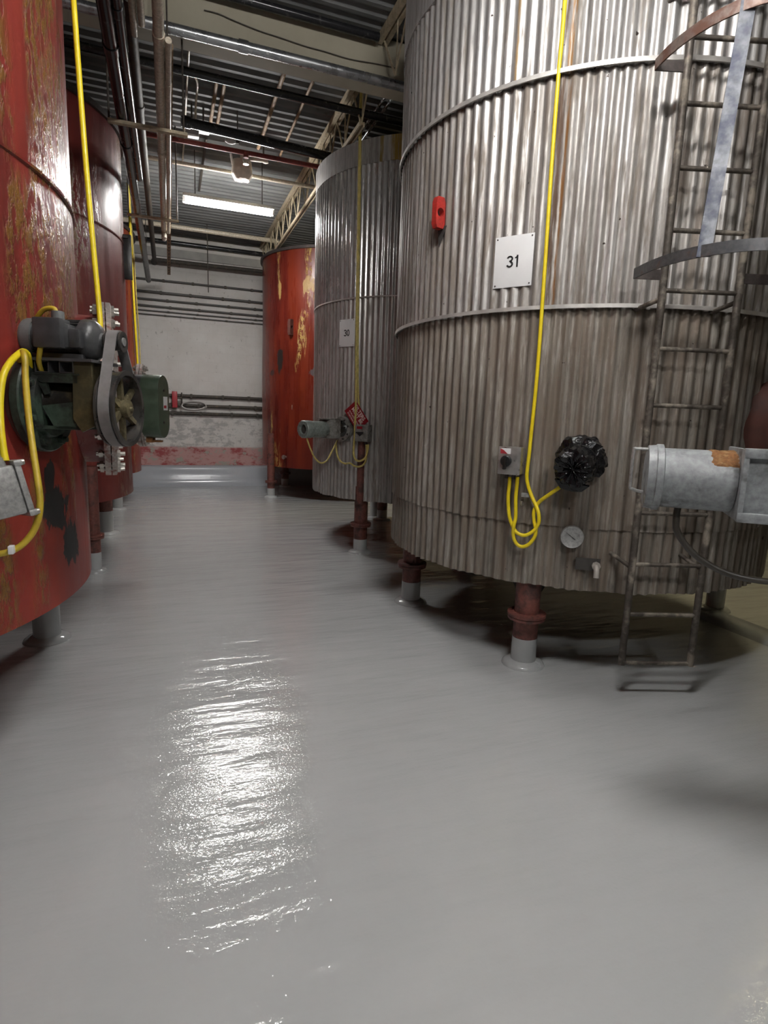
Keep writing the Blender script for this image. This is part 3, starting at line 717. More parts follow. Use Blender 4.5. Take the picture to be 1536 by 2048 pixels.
# ------------------------------------------------------------------ fittings on tank 30
q = on_tank(690, 858, c30, r30); F = frame(c30, r30, angle_of(q, c30), q.z)
mx = thing('side_mixer', F.translation, 'grey-green side-entry mixer motor on tank 30', 'mixer', 'side-entry tank mixers')
m = MB(F); m.lathe((-.03,0,0), (1,0,0), [(0,.135),(.05,.135)], 40); m.build('neck', M['box_grey'], mx)
m = MB(F); m.lathe((.02,0,0), (1,0,0), [(0,.145),(.022,.145)], 40); m.lathe((.046,0,0), (1,0,0), [(0,.142),(.018,.142),(.02,.13)], 40); fl = m.build('mounting_flange', M['box_grey'], mx)
for i in range(8):
    a = 2*PI*i/8+.3; m = MB(F); m.lathe((.064,.118*math.cos(a),.118*math.sin(a)), (1,0,0), [(0,.012),(.012,.012)], 6); m.build('bolt', M['dark_steel'], fl)
m = MB(F); m.lathe((.06,0,0), (1,0,0), [(0,.10),(.03,.07),(.13,.06),(.18,.075)], 28); m.box((.12,0,.088), (.16,.03,.02)); m.box((.12,.07,0), (.12,.02,.06)); m.box((.12,-.07,0), (.12,.02,.06)); m.build('bearing_bracket', M['oily'], mx)
m = MB(F); m.bbox((.25,0,0), (.17,.19,.21), .015); m.box((.24,0,.112), (.28,.16,.014)); m.build('gearbox', M['box_grey'], mx)
m = MB(F); m.lathe((.33,0,-.005), (1,0,0), [(0,.085),(.02,.09),(.20,.09),(.22,.082)], 32); mo = m.build('motor', M['grey_green'], mx)
m = MB(F); m.lathe((.56,0,-.005), (1,0,0), [(-.02,.08),(0,.098),(.09,.098),(.10,.09),(.10,.055),(.07,.05)], 12); m.build('fan_cover', M['grey_green'], mo)
m = MB(F); m.lathe((.632,0,-.005), (1,0,0), [(0,.055),(.004,.055)], 20); m.build('fan_opening', M['shell'], mo)
q = on_tank(733, 866, c30, r30); F = frame(c30, r30+.012, angle_of(q, c30), q.z)
sb = thing('switch_box', F.translation, 'grimy switch box below the red diamond sign on tank 30', 'switch box')
m = MB(F); m.bbox((.055,0,0), (.11,.165,.19), .012); m.build('enclosure', M['box_grey'], sb)
m = MB(F); m.bbox((.112,-.012,0), (.012,.13,.17), .004); m.build('front_cover', M['box_grey'], sb)
m = MB(F); m.bbox((.125,-.014,.005), (.02,.09,.014), .003); m.prism([(.12,-.05,0),(.12,.03,0),(.12,-.01,-.035)], (0,0,0), (.012,0,0)); m.build('switch_lever', M['black'], sb)
m = MB(F); m.box((.119,-.02,.06), (.002,.07,.03)); m.build('label_plate', M['sign_red'], sb)
m = MB(F); m.cyl((.05,.03,-.09), (.05,.03,-.13), .016); m.build('cable_gland', M['dark_steel'], sb)
# red diamond warning sign
q = on_tank(713.5, 832, c30, r30+.05); F = frame(c30, r30+.055, angle_of(q, c30), q.z)
ws = thing('warning_sign', F.translation, 'dark red tilted sign with pale words hanging on tank 30', 'sign')
rot = math.radians(-52); hw, hh_ = .145, .098
cc_, ss_ = math.cos(rot), math.sin(rot)
def rp_(u, v): return (0, u*cc_-v*ss_, u*ss_+v*cc_)
m = MB(F); m.prism([rp_(-hw,-hh_), rp_(hw,-hh_), rp_(hw,hh_), rp_(-hw,hh_)], (0,0,0), (.003,0,0)); m.build('sign_plate', M['sign_red'], ws)
m = MB(F)
add_text(m, 'FILTERS', .060, (.0, .058), .0016, .0036, rot); add_text(m, 'MUST BE', .056, (.005, .008), .0016, .0036, rot); add_text(m, 'IN PLACE BEFORE', .027, (0, -.040), .0004, .0036, rot); add_text(m, 'STARTING MIXER', .027, (0, -.072), .0004, .0036, rot)
m.build('lettering', M['text_pink'], ws, smooth=False)
def on30(x, y, off=.03): return on_tank(x, y, c30, r30+off)
S2 = 8.533; Z3 = lambda a, b: (590+a/S2, 780+b/S2)
q0 = on30(719, 285)
path = [Vector((q0.x, q0.y, 5.04)), q0, on30(716, 450), on30(713, 650), on30(712, 780, .08), on30(*Z3(1035,400), .09)] + [on30(*Z3(a, b), .08) for a, b in ((1022,600),(1018,800),(1004,950),(1000,1080),(1030,1180),(1090,1213),(1160,1190),(1212,1130),(1240,1020),(1248,930))]
cab('power_cable', path, .012, M['yellow_old'], 'faded yellow cable hanging in front of the red diamond sign', 'yellow cables')
q0 = on30(721, 285, .02)
path = [Vector((q0.x, q0.y, 5.04)), q0, on30(718.5, 450, .02), on30(716, 650, .02), on30(716, 780, .02), on30(722, 850, .02)]
cab('power_cable', path, .012, M['yellow_old'], 'faded yellow cable going down behind the red diamond sign', 'yellow cables')
path = [on30(*Z3(a, b), .07) for a, b in ((700,900),(706,1000),(722,1110),(770,1210),(850,1255),(940,1250),(1000,1290),(1080,1310),(1160,1280),(1208,1200),(1224,1050),(1218,930))]
cab('power_cable', path, .011, M['yellow_old'], 'yellow cable sagging from the mixer neck to the switch box of tank 30', 'yellow cables')
FM = frame(c30, r30, angle_of(on_tank(690, 858, c30, r30), c30), 1.455)
p0 = FM @ Vector((.60,0,-.10)); p1 = FM @ Vector((.10,-.02,-.13))
path = [p0] + [p0.lerp(p1, k) + Vector((0,0,-s_)) for k, s_ in ((.1,.10),(.25,.21),(.45,.27),(.65,.24),(.82,.13),(.93,.05))] + [p1]
cab('motor_lead', path, .009, M['yellow_old'], 'thin dull cable drooping below the mixer motor of tank 30', 'yellow cables')

# ------------------------------------------------------------------ belt-driven mixer on the near red tank
q = on_tank(72, 801, cA, rA); FA = frame(cA, rA, angle_of(q, cA), q.z)
ma = thing('belt_driven_mixer', FA.translation, 'large oily belt-driven mixer with spoked pulley on the nearest red tank', 'mixer', 'side-entry tank mixers')
m = MB(FA); m.lathe((-.08,0,0), (1,0,0), [(0,.205),(.10,.205)], 48); m.build('tank_nozzle', M['bag_dark'], ma)
m = MB(FA); m.lathe((.02,0,0), (1,0,0), [(0,.220),(.03,.220),(.036,.214)], 56); m.lathe((.05,0,0), (1,0,0), [(0,.16),(.03,.15)], 40); fl = m.build('mounting_flange', M['green'], ma)
for i in range(8):
    a = 2*PI*i/8+.39; m = MB(FA); m.lathe((.05,.182*math.cos(a),.182*math.sin(a)), (1,0,0), [(0,.022),(.024,.022)], 6); m.lathe((.07,.182*math.cos(a),.182*math.sin(a)), (1,0,0), [(0,.012),(.02,.012)], 10); m.build('bolt', M['green'], fl)
m = MB(FA); m.lathe((.06,0,0), (1,0,0), [(0,.11),(.04,.085),(.14,.075),(.17,.095),(.24,.095),(.25,.07)], 36); m.build('bearing_housing', M['oily'], ma)
m = MB(FA)
m.prism([(.08,-.10,-.02),(.22,-.10,.0),(.23,-.10,-.115),(.13,-.10,-.115)], (0,0,0), (0,.02,0))
m.prism([(.08,.08,-.02),(.22,.08,.0),(.23,.08,-.115),(.13,.08,-.115)], (0,0,0), (0,.02,0))
m.box((.155,0,-.11), (.16,.20,.014)); m.build('gusset_bracket', M['green'], ma)
m = MB(FA); m.prism([(.05,-.115,.108),(.24,-.115,.108),(.24,-.115,.075),(.09,-.115,.075)], (0,0,0), (0,.012,0)); m.box((.145,0,.111), (.21,.235,.008)); m.prism([(.075,-.11,.075),(.11,-.11,.075),(.12,-.11,.03),(.10,-.11,.025)], (0,0,0), (0,.014,0)); m.build('support_angle', M['green'], ma)
m = MB(FA)
for x in (.10, .20):
    for (yy, zz, dy, dz) in ((0,.117,.24,.004),(0,.161,.24,.004),):
        m.box((x,yy,zz), (.058,dy,dz))
    m.box((x-.027,0,.139), (.004,.24,.044)); m.box((x+.027,0,.139), (.004,.24,.044))
m.build('slide_tube', M['motor'], ma)
m = MB(FA); m.box((.155,-.01,.168), (.31,.25,.012)); m.build('motor_plate', M['motor'], ma)
m = MB(FA); m.prism([(.225,-.115,.172),(.30,-.115,.165),(.30,-.115,-.10),(.25,-.115,-.125),(.215,-.115,-.07)], (0,0,0), (0,.012,0)); m.box((.28,0,.03), (.012,.22,.27)); m.build('back_plate', M['olive'], ma)
# motor
ZM = .258; yM = -.02
m = MB(FA); m.lathe((.04,yM,ZM), (1,0,0), [(0,.072),(.22,.072)], 36)
for i in range(30):
    a = 2*PI*i/30; u = Vector((0,math.cos(a),math.sin(a))); v = Vector((0,-math.sin(a),math.cos(a))); o_ = Vector((.04,yM,ZM))
    if u.y < -.75: continue
    m.prism([o_+u*.068-v*.0025, o_+u*.083-v*.0018, o_+u*.083+v*.0018, o_+u*.068+v*.0025], (0,0,0), (.21,0,0))
for yy in (-.075,.035): m.box((.155,yy,.184), (.20,.05,.02)); m.box((.155,yy*.8,.195), (.18,.02,.04))
mo = m.build('motor_body', M['motor'], ma)
m = MB(FA); m.lathe((-.025,yM,ZM), (1,0,0), [(0,.035),(.004,.060),(.016,.076),(.035,.083),(.07,.084)], 40); m.build('fan_cowl', M['motor_light'], mo)
m = MB(FA); m.lathe((.238,yM,ZM), (1,0,0), [(0,.086),(.022,.087),(.042,.082),(.058,.068),(.066,.046),(.070,.034),(.080,.030)], 40); m.build('end_bell', M['motor'], mo)
m = MB(FA); m.lathe((.31,yM,ZM), (1,0,0), [(0,.018),(.09,.018)], 20); m.build('motor_shaft', M['alu'], mo)
m = MB(FA); m.bbox((.150,-.120,ZM+.012), (.112,.085,.118), .008); m.bbox((.158,-.10,ZM+.005), (.135,.07,.10), .018); m.build('terminal_box', M['motor'], mo)
m = MB(FA); m.bbox((.243,-.105,ZM-.004), (.050,.060,.078), .014); m.build('capacitor_cover', M['motor'], mo)
m = MB(FA); m.lathe((.160,-.085,ZM+.062), (0,0,1), [(0,.028),(.010,.028),(.012,.025),(.042,.025),(.044,.020)], 20); m.build('conduit_hub', M['motor_light'], mo)
m = MB(FA); m.tube([(.155,-.085,ZM+.095), (.145,-.085,ZM+.115), (.105,-.08,ZM+.112), (.07,-.07,ZM+.085), (.05,-.05,ZM+.06)], .010, 10, 6); m.build('motor_lead', M['yellow_dirty'], mo)
# small and large pulley, belt
yP = -.02; XP = .362; PZ = -.022
m = MB(FA); m.lathe((XP-.035,yP,ZM), (1,0,0), [(0,.043),(.006,.043),(.010,.037),(.058,.037),(.062,.043),(.070,.043),(.070,.022),(.062,.018)], 32); m.build('drive_pulley', M['pulley'], ma)
big = MB(FA); big.ring((XP-.040,0,PZ), (1,0,0), .146, .157, .078, 64); big.ring((XP+.030,0,PZ), (1,0,0), .143, .163, .010, 64); big.ring((XP-.041,0,PZ), (1,0,0), .143, .163, .010, 64); bp = big.build('driven_pulley', M['pulley'], ma)
m = MB(FA); m.lathe((XP-.05,0,PZ), (1,0,0), [(0,.043),(.055,.043),(.057,.038),(.092,.036),(.096,.024),(.096,.010),(.105,.008)], 32); m.build('hub', M['brassy'], bp)
for i in range(6):
    a = math.radians(30+60*i+4); u = Vector((0,math.cos(a),math.sin(a))); v = Vector((0,-math.sin(a),math.cos(a)))
    m = MB(FA); o_ = Vector((XP+.005,0,PZ)); m.prism([o_+u*.036-v*.0135, o_+u*.150-v*.0095, o_+u*.150+v*.0095, o_+u*.036+v*.0135], (-.010,0,0), (.010,0,0)); m.build('spoke', M['brassy'], bp)
# belt: outline round both pulleys
Cb, Cs, Rb, Rs = Vector((0,PZ)), Vector((yP, ZM)), .159, .0405
dv = Cs-Cb; D = dv.length; base_a = math.atan2(dv.y, dv.x); be = math.acos((Rb-Rs)/D); outl = []
for k in range(25): 
    a = base_a + be + (2*PI-2*be)*k/24; outl.append(Cb + Vector((math.cos(a), math.sin(a)))*Rb)
for k in range(13):
    a = base_a - be + (2*be)*k/12; outl.append(Cs + Vector((math.cos(a), math.sin(a)))*Rs)
n = len(outl); vs = []; fs = []
for k, p in enumerate(outl):
    q_ = outl[(k+1) % n]; pr = outl[k-1]; T = (q_-pr).normalized(); N_ = Vector((T.y, -T.x))
    for xx, rr in ((-.022,0),(.022,0),(.022,.007),(-.022,.007)): vs.append((XP+xx, p.x+N_.x*rr, p.y+N_.y*rr))
for k in range(n):
    b = (k+1) % n
    for e in range(4):
        g = (e+1) % 4; fs.append((k*4+e, k*4+g, b*4+g, b*4+e))
MB(FA).add(vs, fs).build('drive_belt', M['belt'], ma, 50)
# cables round the mixer
q0 = at_depth(200, 640, 3.12)
path = [at_depth(140, -90, 3.35), at_depth(147, 0, 3.33), at_depth(158, 150, 3.3), at_depth(172, 330, 3.24), at_depth(187, 500, 3.17), at_depth(200, 640, 3.12), at_depth(198, 665, 3.05)]
top = path[0].copy(); top.z = 5.04; path.insert(0, top)
cab('power_cable', path, .0125, M['yellow'], 'bright yellow cable hanging past the nearest red tank to its mixer motor', 'yellow cables')
path = [at_depth(x, y, d) for x, y, d in ((86,660,2.74),(80,700,2.73),(78,725,2.75),(84,745,2.78))]
cab('motor_lead', path, .010, M['yellow_dirty'], 'short greasy yellow lead behind the mixer terminal box', 'yellow cables')
path = [at_depth(x, y, d) for x, y, d in ((60,740,2.80),(56,712,2.74),(47,703,2.70),(36,709,2.62),(20,725,2.54),(6,752,2.48),(0,800,2.45),(1,850,2.42),(6,895,2.40),(11,922,2.39))]
cab('power_cable', path, .0125, M['yellow'], 'thick yellow cable from the mixer flange down into the hanging metal box', 'yellow cables')
path = [at_depth(x, y, d) for x, y, d in ((38,735,2.80),(42,712,2.70),(46,705,2.63),(50,722,2.60),(51,760,2.58),(57,830,2.54),(66,900,2.48),(76,965,2.43),(80,1005,2.41),(76,1040,2.40),(62,1070,2.40),(38,1094,2.39),(8,1106,2.38),(-30,1108,2.38),(-70,1095,2.38))]
cab('power_cable', path, .0122, M['yellow_dirty'], 'oily yellow cable looping below the metal box at left edge', 'yellow cables')
q = at_depth(25, 1101, 2.375); mk = MB(); mk.bbox((q.x, q.y-.012, q.z+.006), (.018,.03,.03), .003); tag(mk.build('cable_tie', M['white']), 'small white tie round the oily yellow cable loop', 'cable tie')
# hanging junction box
q = at_depth(-12, 988, 2.37)
jb = thing('junction_box', q, 'tilted cast metal junction box hanging at left edge below the mixer', 'junction box')
Rj = Matrix.Rotation(math.radians(-12), 3, 'Y') @ Matrix.Rotation(math.radians(28), 3, 'Z')
Rj4 = Matrix.Translation(q) @ Rj.to_4x4()
m = MB(Rj4); m.bbox((0,0,0), (.15,.10,.18), .012); m.build('enclosure', M['alu'], jb)
m = MB(Rj4); m.bbox((0.085,0,0), (.022,.112,.195), .007); cv = m.build('cover', M['alu'], jb)
for a in (-1, 1):
    m = MB(Rj4); m.bbox((.088,0,a*.092), (.030,.118,.024), .008); m.build('cover_lip', M['alu'], cv)
    for b in (-1, 1):
        m = MB(Rj4); m.lathe((.095,b*.042,a*.092), (1,0,0), [(0,.012),(.016,.010)], 10); m.build('screw', M['bolt'], cv)
m = MB(Rj4); m.lathe((.03,0,.088), (0,0,1), [(0,.034),(.03,.034),(.034,.027),(.075,.026),(.078,.018)], 20); m.build('cable_gland', M['alu'], jb)
m = MB(Rj4); m.lathe((-.04,0,.088), (0,0,1), [(0,.03),(.03,.03),(.034,.022)], 20); m.build('blanking_plug', M['alu'], jb)

# ------------------------------------------------------------------ green guarded mixer on the maroon tank
FB = frame(cB, rB, -20, 1.635)
mb_ = thing('guarded_mixer', FB.translation, 'mixer with rounded green belt guard on the maroon tank', 'mixer', 'side-entry tank mixers')
m = MB(FB); m.lathe((-.08,0,-.08), (1,0,0), [(0,.17),(.12,.17),(.12,.19),(.15,.19)], 40); m.build('mounting_flange', M['bag_dark'], mb_)
m = MB(FB); m.lathe((.06,0,-.08), (1,0,0), [(0,.10),(.25,.08)], 28); m.build('bearing_housing', M['oily'], mb_)
m = MB(FB); m.lathe((.02,0,.20), (1,0,0), [(0,.10),(.03,.12),(.26,.12),(.30,.10)], 32); m.box((.16,0,.08), (.24,.2,.03)); m.build('motor', M['motor'], mb_)
def oval(w_, h_, n=40):
    out = []
    for i in range(n):
        a = 2*PI*i/n; s_ = math.sin(a); out.append((w_*math.cos(a), (h_-w_)*(1 if s_ > 0 else -1) + w_*s_))
    return out
ov = oval(.155, .325)
m = MB(FB); vs = []; fs = []
L_ = [(.30,.98),(.30,1.0),(.475,1.0),(.485,.985),(.487,.9)]
for (l, k) in L_: vs += [(l, a*k, b*k) for a, b in ov]
n = len(ov)
for k in range(len(L_)-1): fs += [(k*n+i, k*n+(i+1) % n, (k+1)*n+(i+1) % n, (k+1)*n+i) for i in range(n)]
fs += [tuple(range(n-1,-1,-1)), tuple((len(L_)-1)*n+i for i in range(n))]
m.add(vs, fs); gd = m.build('belt_guard', M['green_guard'], mb_)
m = MB(FB); m.box((.489,.04,.035), (.003,.11,.14)); lb = m.build('label_plate', M['white'], gd)
m = MB(FB); m.box((.4915,.02,.0), (.002,.07,.028)); m.build('red_stripe', M['valve_red'], lb)
for yy, zz in ((.0,.17),(-.02,-.16)):
    m = MB(FB); m.lathe((.487,yy,zz), (1,0,0), [(0,.014),(.01,.012)], 10); m.build('cover_bolt', M['oily'], gd)
m = MB(FB); m.box((.33,.02,-.35), (.06,.10,.05)); m.box((.40,.02,-.36), (.10,.05,.02)); m.build('guard_bracket', M['rust'], mb_)
# yellow cables over the far red tank
def onC(x, y): return on_tank(x, y, cC, rC+.03)
for pts_, lab_, mt_ in ((((256,372),(261,470),(266,570),(271,660),(275,725)), 'longer yellow cable hanging over the far left tank', 'yellow'), (((262,440),(268,520),(273,600),(279,690)), 'thin yellow cable beside the longer one on the far left tank', 'yellow_old')):
    path = [onC(*p_) for p_ in pts_]; tp = path[0].copy(); tp.z = 5.04; bt = path[-1].copy(); bt.z = 1.55
    cab('power_cable', [tp] + path + [bt], .018 if mt_ == 'yellow' else .011, M[mt_], lab_, 'yellow cables')

# ------------------------------------------------------------------ pale mixer at the right edge and its tank
c32 = Vector((4.15, -.40, 0)); r32 = 1.5
axd = Vector((.76, -.65, 0)).normalized()
pm = at_depth(1375, 958, 1.62)
FMt = Matrix(((axd.x, -axd.y, 0, pm.x), (axd.y, axd.x, 0, pm.y), (0, 0, 1, pm.z), (0,0,0,1)))
mr = thing('gear_mixer', pm, 'scuffed pale grey mixer motor and gearbox reaching in from right edge', 'mixer', 'side-entry tank mixers')
m = MB(FMt); m.lathe((-.095,0,0), (1,0,0), [(0,.112),(.24,.112)], 44); mo = m.build('motor_body', M['white_motor'], mr)
m = MB(FMt); m.lathe((-.15,0,0), (1,0,0), [(0,.095),(.004,.119),(.03,.122),(.034,.126),(.055,.126),(.06,.113)], 44); m.build('end_bell', M['white_motor'], mo)
m = MB(FMt)
for a0 in range(-8, 9):
    pass
vs = []; fs = []; rnd = random.Random(11); NA, NX = 22, 8
for i in range(NX+1):
    for j in range(NA+1):
        a = math.radians(35 + 115*j/NA); x = .055 + .095*i/NX; r = .1122 + .004*rnd.random()
        edge = i in (0, NX) or j in (0, NA) or (math.sin(i*1.7+j*.9) > .55 and j < 12 and i < 5)
        vs.append((x + rnd.uniform(-.004,.004), r*math.cos(a) if not edge else .110*math.cos(a), r*math.sin(a) if not edge else .110*math.sin(a)))
for i in range(NX):
    for j in range(NA): b = i*(NA+1)+j; fs.append((b, b+1, b+NA+2, b+NA+1))
m.add(vs, fs); rs = m.build('rust_patch', M['rust'], mo); 
m = MB(FMt); m.tube([(-.145,-.02,.105), (-.19,-.02,.105), (-.198,-.02,.095), (-.198,-.02,-.03), (-.19,-.02,-.05), (-.145,-.02,-.06)], .006, 8, 3); m.build('grab_handle', M['alu'], mo)
m = MB(FMt); m.bbox((.34,0,0), (.38,.25,.24), .006); gb = m.build('gearbox', M['white_motor'], mr)
m = MB(FMt)
for zz in (.112,-.112): m.bbox((.34,-.13,zz), (.385,.03,.034), .004)
m.bbox((.155,-.128,0), (.018,.03,.24), .004); m.bbox((.155,0,0), (.016,.262,.252), .004); m.build('gearbox_rim', M['white_motor'], gb)
m = MB(FMt); m.lathe((.53,0,0), (1,0,0), [(0,.09),(.25,.08),(.25,.16),(.29,.16)], 32); m.build('shaft_housing', M['white_motor'], mr)
path = [FMt @ Vector(p_) for p_ in ((-.02,-.0,-.108), (-.022,-.0,-.15), (-.01,-.0,-.21), (.06,0,-.29), (.17,0,-.345), (.30,0,-.36), (.45,0,-.34), (.62,0,-.27), (.80,0,-.15))]
tag(MB().tube(path, .0125, 12, 6).build('motor_hose', M['hose']), 'dark rubber hose curving down from the pale mixer motor', 'hose')
# the tank that carries it, just outside the frame
d32 = (c32 - pm); d32.z = 0
c32 = Vector((pm.x, pm.y, 0)) + axd*(r32 + .80)
t32 = thing('corrugated_tank', c32, 'dirty corrugated tank carrying the pale mixer, beyond right edge', 'tank', 'corrugated tanks')
corr(MB(), c32, r32, AMP, 120, .6, 4.6, 8, .002, .02, per=6, seed=9).build('cladding_sheet', M['galv_mid'], t32, 80)
MB().lathe((c32.x, c32.y, .65), (0,0,1), [(0, r32-.05), (4.0, r32-.05)], 64).build('inner_shell', M['shell'], t32)
for a in (20, 110, 200, 290): leg(t32, c32.x+1.3*math.cos(math.radians(a)), c32.y+1.3*math.sin(math.radians(a)), .75, .082, .345, .195)

# ------------------------------------------------------------------ overhead steel and pipes
def joist(y0, y1, label):
    xj = 1.925; j = thing('steel_joist', (xj, (y0+y1)/2, 4.53), label, 'joist', 'steel roof joists')
    m = MB()
    for s in (-1, 1): m.box((xj+s*.028, (y0+y1)/2, 5.015), (.040, y1-y0, .07)); 
    m.box((xj, (y0+y1)/2, 5.045), (.10, y1-y0, .008)); m.build('top_chord', M['cream_steel'], j)
    if y1-y0 > 1.5:
        m = MB()
        for s in (-1, 1): m.box((xj+s*.022, (y0+y1)/2, 4.555), (.016, y1-y0-.7, .045))
        m.build('bottom_chord', M['cream_steel'], j)
    k = 0; yy = y0 + .05; st = .32; w = MB()
    while yy + st <= y1:
        a, b = (5.0, 4.56) if k % 2 == 0 else (4.56, 5.0)
        w.cyl((xj, yy, a), (xj, yy+st, b), .010, 8)
        if k % 2 == 0: w.cyl((xj+.01, yy+st, 4.56), (xj+.01, yy+st, 5.0), .007, 8)
        yy += st; k += 1
    w.build('web', M['cream_steel'], j)
    return j
joist(5.80, 12.95, 'long cream open-web roof joist running from the beam to the far wall')
joist(4.85, 5.58, 'short end of roof joist seen on the camera side of the cream beam')
def hpipe(name, p0, p1, r, mat, label, cat='pipe', group=None, caps=True, joints=()):
    p0, p1 = Vector(p0), Vector(p1); o = thing(name, (p0+p1)/2, label, cat, group)
    MB().cyl(p0, p1, r, 20).build('pipe_run', mat, o)
    d = (p1-p0).normalized()
    for k in joints:
        c_ = p0.lerp(p1, k); MB().lathe(c_-d*.04, d, [(0,r),(.0,r*1.18),(.08,r*1.18),(.08,r)], 20).build('coupling', mat, o)
    return o
xr = lambda p, z: (lambda v: v[0]/v[2]*(z-EYE))(ray(*p))
yr = lambda p, z: (lambda v: v[1]/v[2]*(z-EYE))(ray(*p))
hpipe('ceiling_pipe', (-5.1, 5.535, 4.655), (2.2, 5.535, 4.655), .042, M['pipe_silver'], 'silver pipe running along the front of the cream beam', joints=(.79,))
hpipe('ceiling_pipe', (-5.1, 5.50, 4.985), (1.86, 5.50, 4.985), .036, M['pipe_black'], 'black pipe along the top of the cream beam')
hpipe('ceiling_pipe', (-5.1, yr((357,128), 4.72), 4.72), (3.2, yr((755,233), 4.72)+.02, 4.72), .036, M['pipe_black'], 'black pipe just behind the cream beam')
hpipe('ceiling_pipe', (xr((362,242), 4.72), yr((365,242), 4.72), 4.72), (4.0, yr((640,318), 4.72)+.1, 4.72), .052, M['pipe_black'], 'thick black pipe with an open end above the red pipe', joints=(.015,))
hpipe('sprinkler_pipe', (-4.5, 7.82, 4.76), (4.2, 7.88, 4.76), .028, M['pipe_red'], 'thin red sprinkler pipe crossing under the roof deck')
hpipe('ceiling_pipe', (-3.4, yr((340,320), 4.76)-.02, 4.76), (2.05, yr((600,370), 4.76), 4.76), .026, M['pipe_cream'], 'thin cream pipe crossing above the lit lamp')
hpipe('ceiling_pipe', (-3.4, 11.9, 4.92), (2.1, 12.0, 4.92), .042, M['pipe_cream'], 'cream pipe crossing the ceiling beyond the lit lamp')
hpipe('ceiling_pipe', (-3.4, 13.0, 4.90), (2.4, 13.0, 4.90), .04, M['pipe_black'], 'black pipe where the roof deck meets the far wall')
# pair of rods beside the joist
for dx, lab_ in ((0, 'left bright conduit of the pair slanting beside the roof joist'), (.075, 'right bright conduit of the pair slanting beside the roof joist')):
    tag(MB().cyl((2.20+dx, 6.0, 4.90), (2.20+dx, 8.6, 4.90), .016, 12).build('ceiling_conduit', M['pipe_silver']), lab_, 'conduit', 'conduits beside the joist')
# left overhead runs (along the aisle)
def yrun(name, px, z, y0, y1, r, mat, label, bend=None, joints=(), group='overhead pipes on the left'):
    x = xr(px, z); o = thing(name, (x, (y0+y1)/2, z), label, 'pipe', group)
    if bend: MB().tube([(x, y0, z), (x, y1-.15, z), (x, y1-.04, z-.0), (x+bend[0]*.12, y1, z+bend[1]*.12), (x+bend[0], y1, z+bend[1])], r, 16, 5).build('pipe_run', mat, o)
    else: MB().cyl((x, y0, z), (x, y1, z), r, 18).build('pipe_run', mat, o)
    for k in (.12, .55, .93):
        yk = y0+(y1-y0)*k
        if 5.5 < yk < 5.9: yk = 5.4
        MB().cyl((x, yk, z), (x, yk, 5.06), .006, 8).build('hanger_rod', M['pipe_dull'], o)
    for k in joints: MB().lathe((x, y0+(y1-y0)*k, z), (0,1,0), [(0,r),(0,r*1.14),(.09,r*1.14),(.09,r)], 18).build('coupling', mat, o)
    return o
zP = 4.0
yrun('overhead_pipe', (252, 280), zP, 1.2, 12.35, .046, M['pipe_black'], 'long glossy black pipe overhead on the left, lower end near the wall', joints=(.31, .45))
yrun('overhead_pipe', (262, 230), zP+.02, 1.2, 7.1, .036, M['pipe_black'], 'shorter black pipe beside the long black one', joints=(.52,))
yrun('overhead_pipe', (299, 420), 4.50, 5.0, 12.85, .040, M['pipe_dull'], 'dusty dark pipe running to the back wall and turning along it', bend=(2.6, .02), joints=(.2,))
yrun('overhead_pipe', (322, 250), zP, 1.2, 8.85, .034, M['pipe_cream'], 'thick cream pipe running overhead toward the far wall', bend=(.0, -.10), joints=(.42, .6, .66))
yrun('overhead_pipe', (337, 250), zP-.01, 4.45, 8.9, .021, M['pipe_cream'], 'slim cream pipe with an open dark end, right of the thick one', joints=(.12, .5))
yrun('overhead_pipe', (265, 20), 4.4, 3.6, 5.25, .026, M['pipe_cream'], 'left of two short cream pipe ends above the black pipes')
yrun('overhead_pipe', (281, 20), 4.4, 3.6, 5.1, .026, M['pipe_cream'], 'right of two short cream pipe ends above the black pipes')
# slotted strut beside the cream pipes
xs = xr((338, 280), 4.12); st = thing('slotted_strut', (xs, 8.6, 4.1), 'brown slotted steel strut running beside the cream overhead pipes', 'strut')
m = MB(); m.box((xs, 8.5, 4.115), (.055, 7.4, .008)); m.box((xs-.025, 8.5, 4.135), (.006, 7.4, .045)); m.box((xs+.025, 8.5, 4.135), (.006, 7.4, .045)); sp_ = m.build('channel', M['brown_angle'], st)
m = MB()
for k in range(36): m.box((xs, 5.0+.2*k, 4.110), (.016, .09, .004))
sl = m.build('slots', M['shell'], st)
# trapeze bar under the pipes, with rods to the deck
xa, ya = xr((265,245), 3.945), 5.66
tz = thing('pipe_trapeze', (0, ya, 3.94), 'cream flat bar carrying the overhead pipes on the left', 'bracket')
m = MB(); m.box((-.10, ya, 3.935), (.62, .05, .025)); m.build('cross_bar', M['cream_steel'], tz)
for x_ in (-.40, .18): MB().cyl((x_, ya, 3.93), (x_, ya, 4.66), .008, 8).build('hanger_rod', M['pipe_dull'], tz)
tz = thing('pipe_trapeze', (-.1, 8.2, 3.94), 'second pipe hanger bar above the far end of the cream pipes', 'bracket')
m = MB(); m.box((-.12, 8.2, 3.95), (.60, .05, .025)); m.build('cross_bar', M['cream_steel'], tz)
for x_ in (-.40, .16): MB().cyl((x_, 8.2, 3.93), (x_, 8.2, 5.05), .008, 8).build('hanger_rod', M['pipe_dull'], tz)
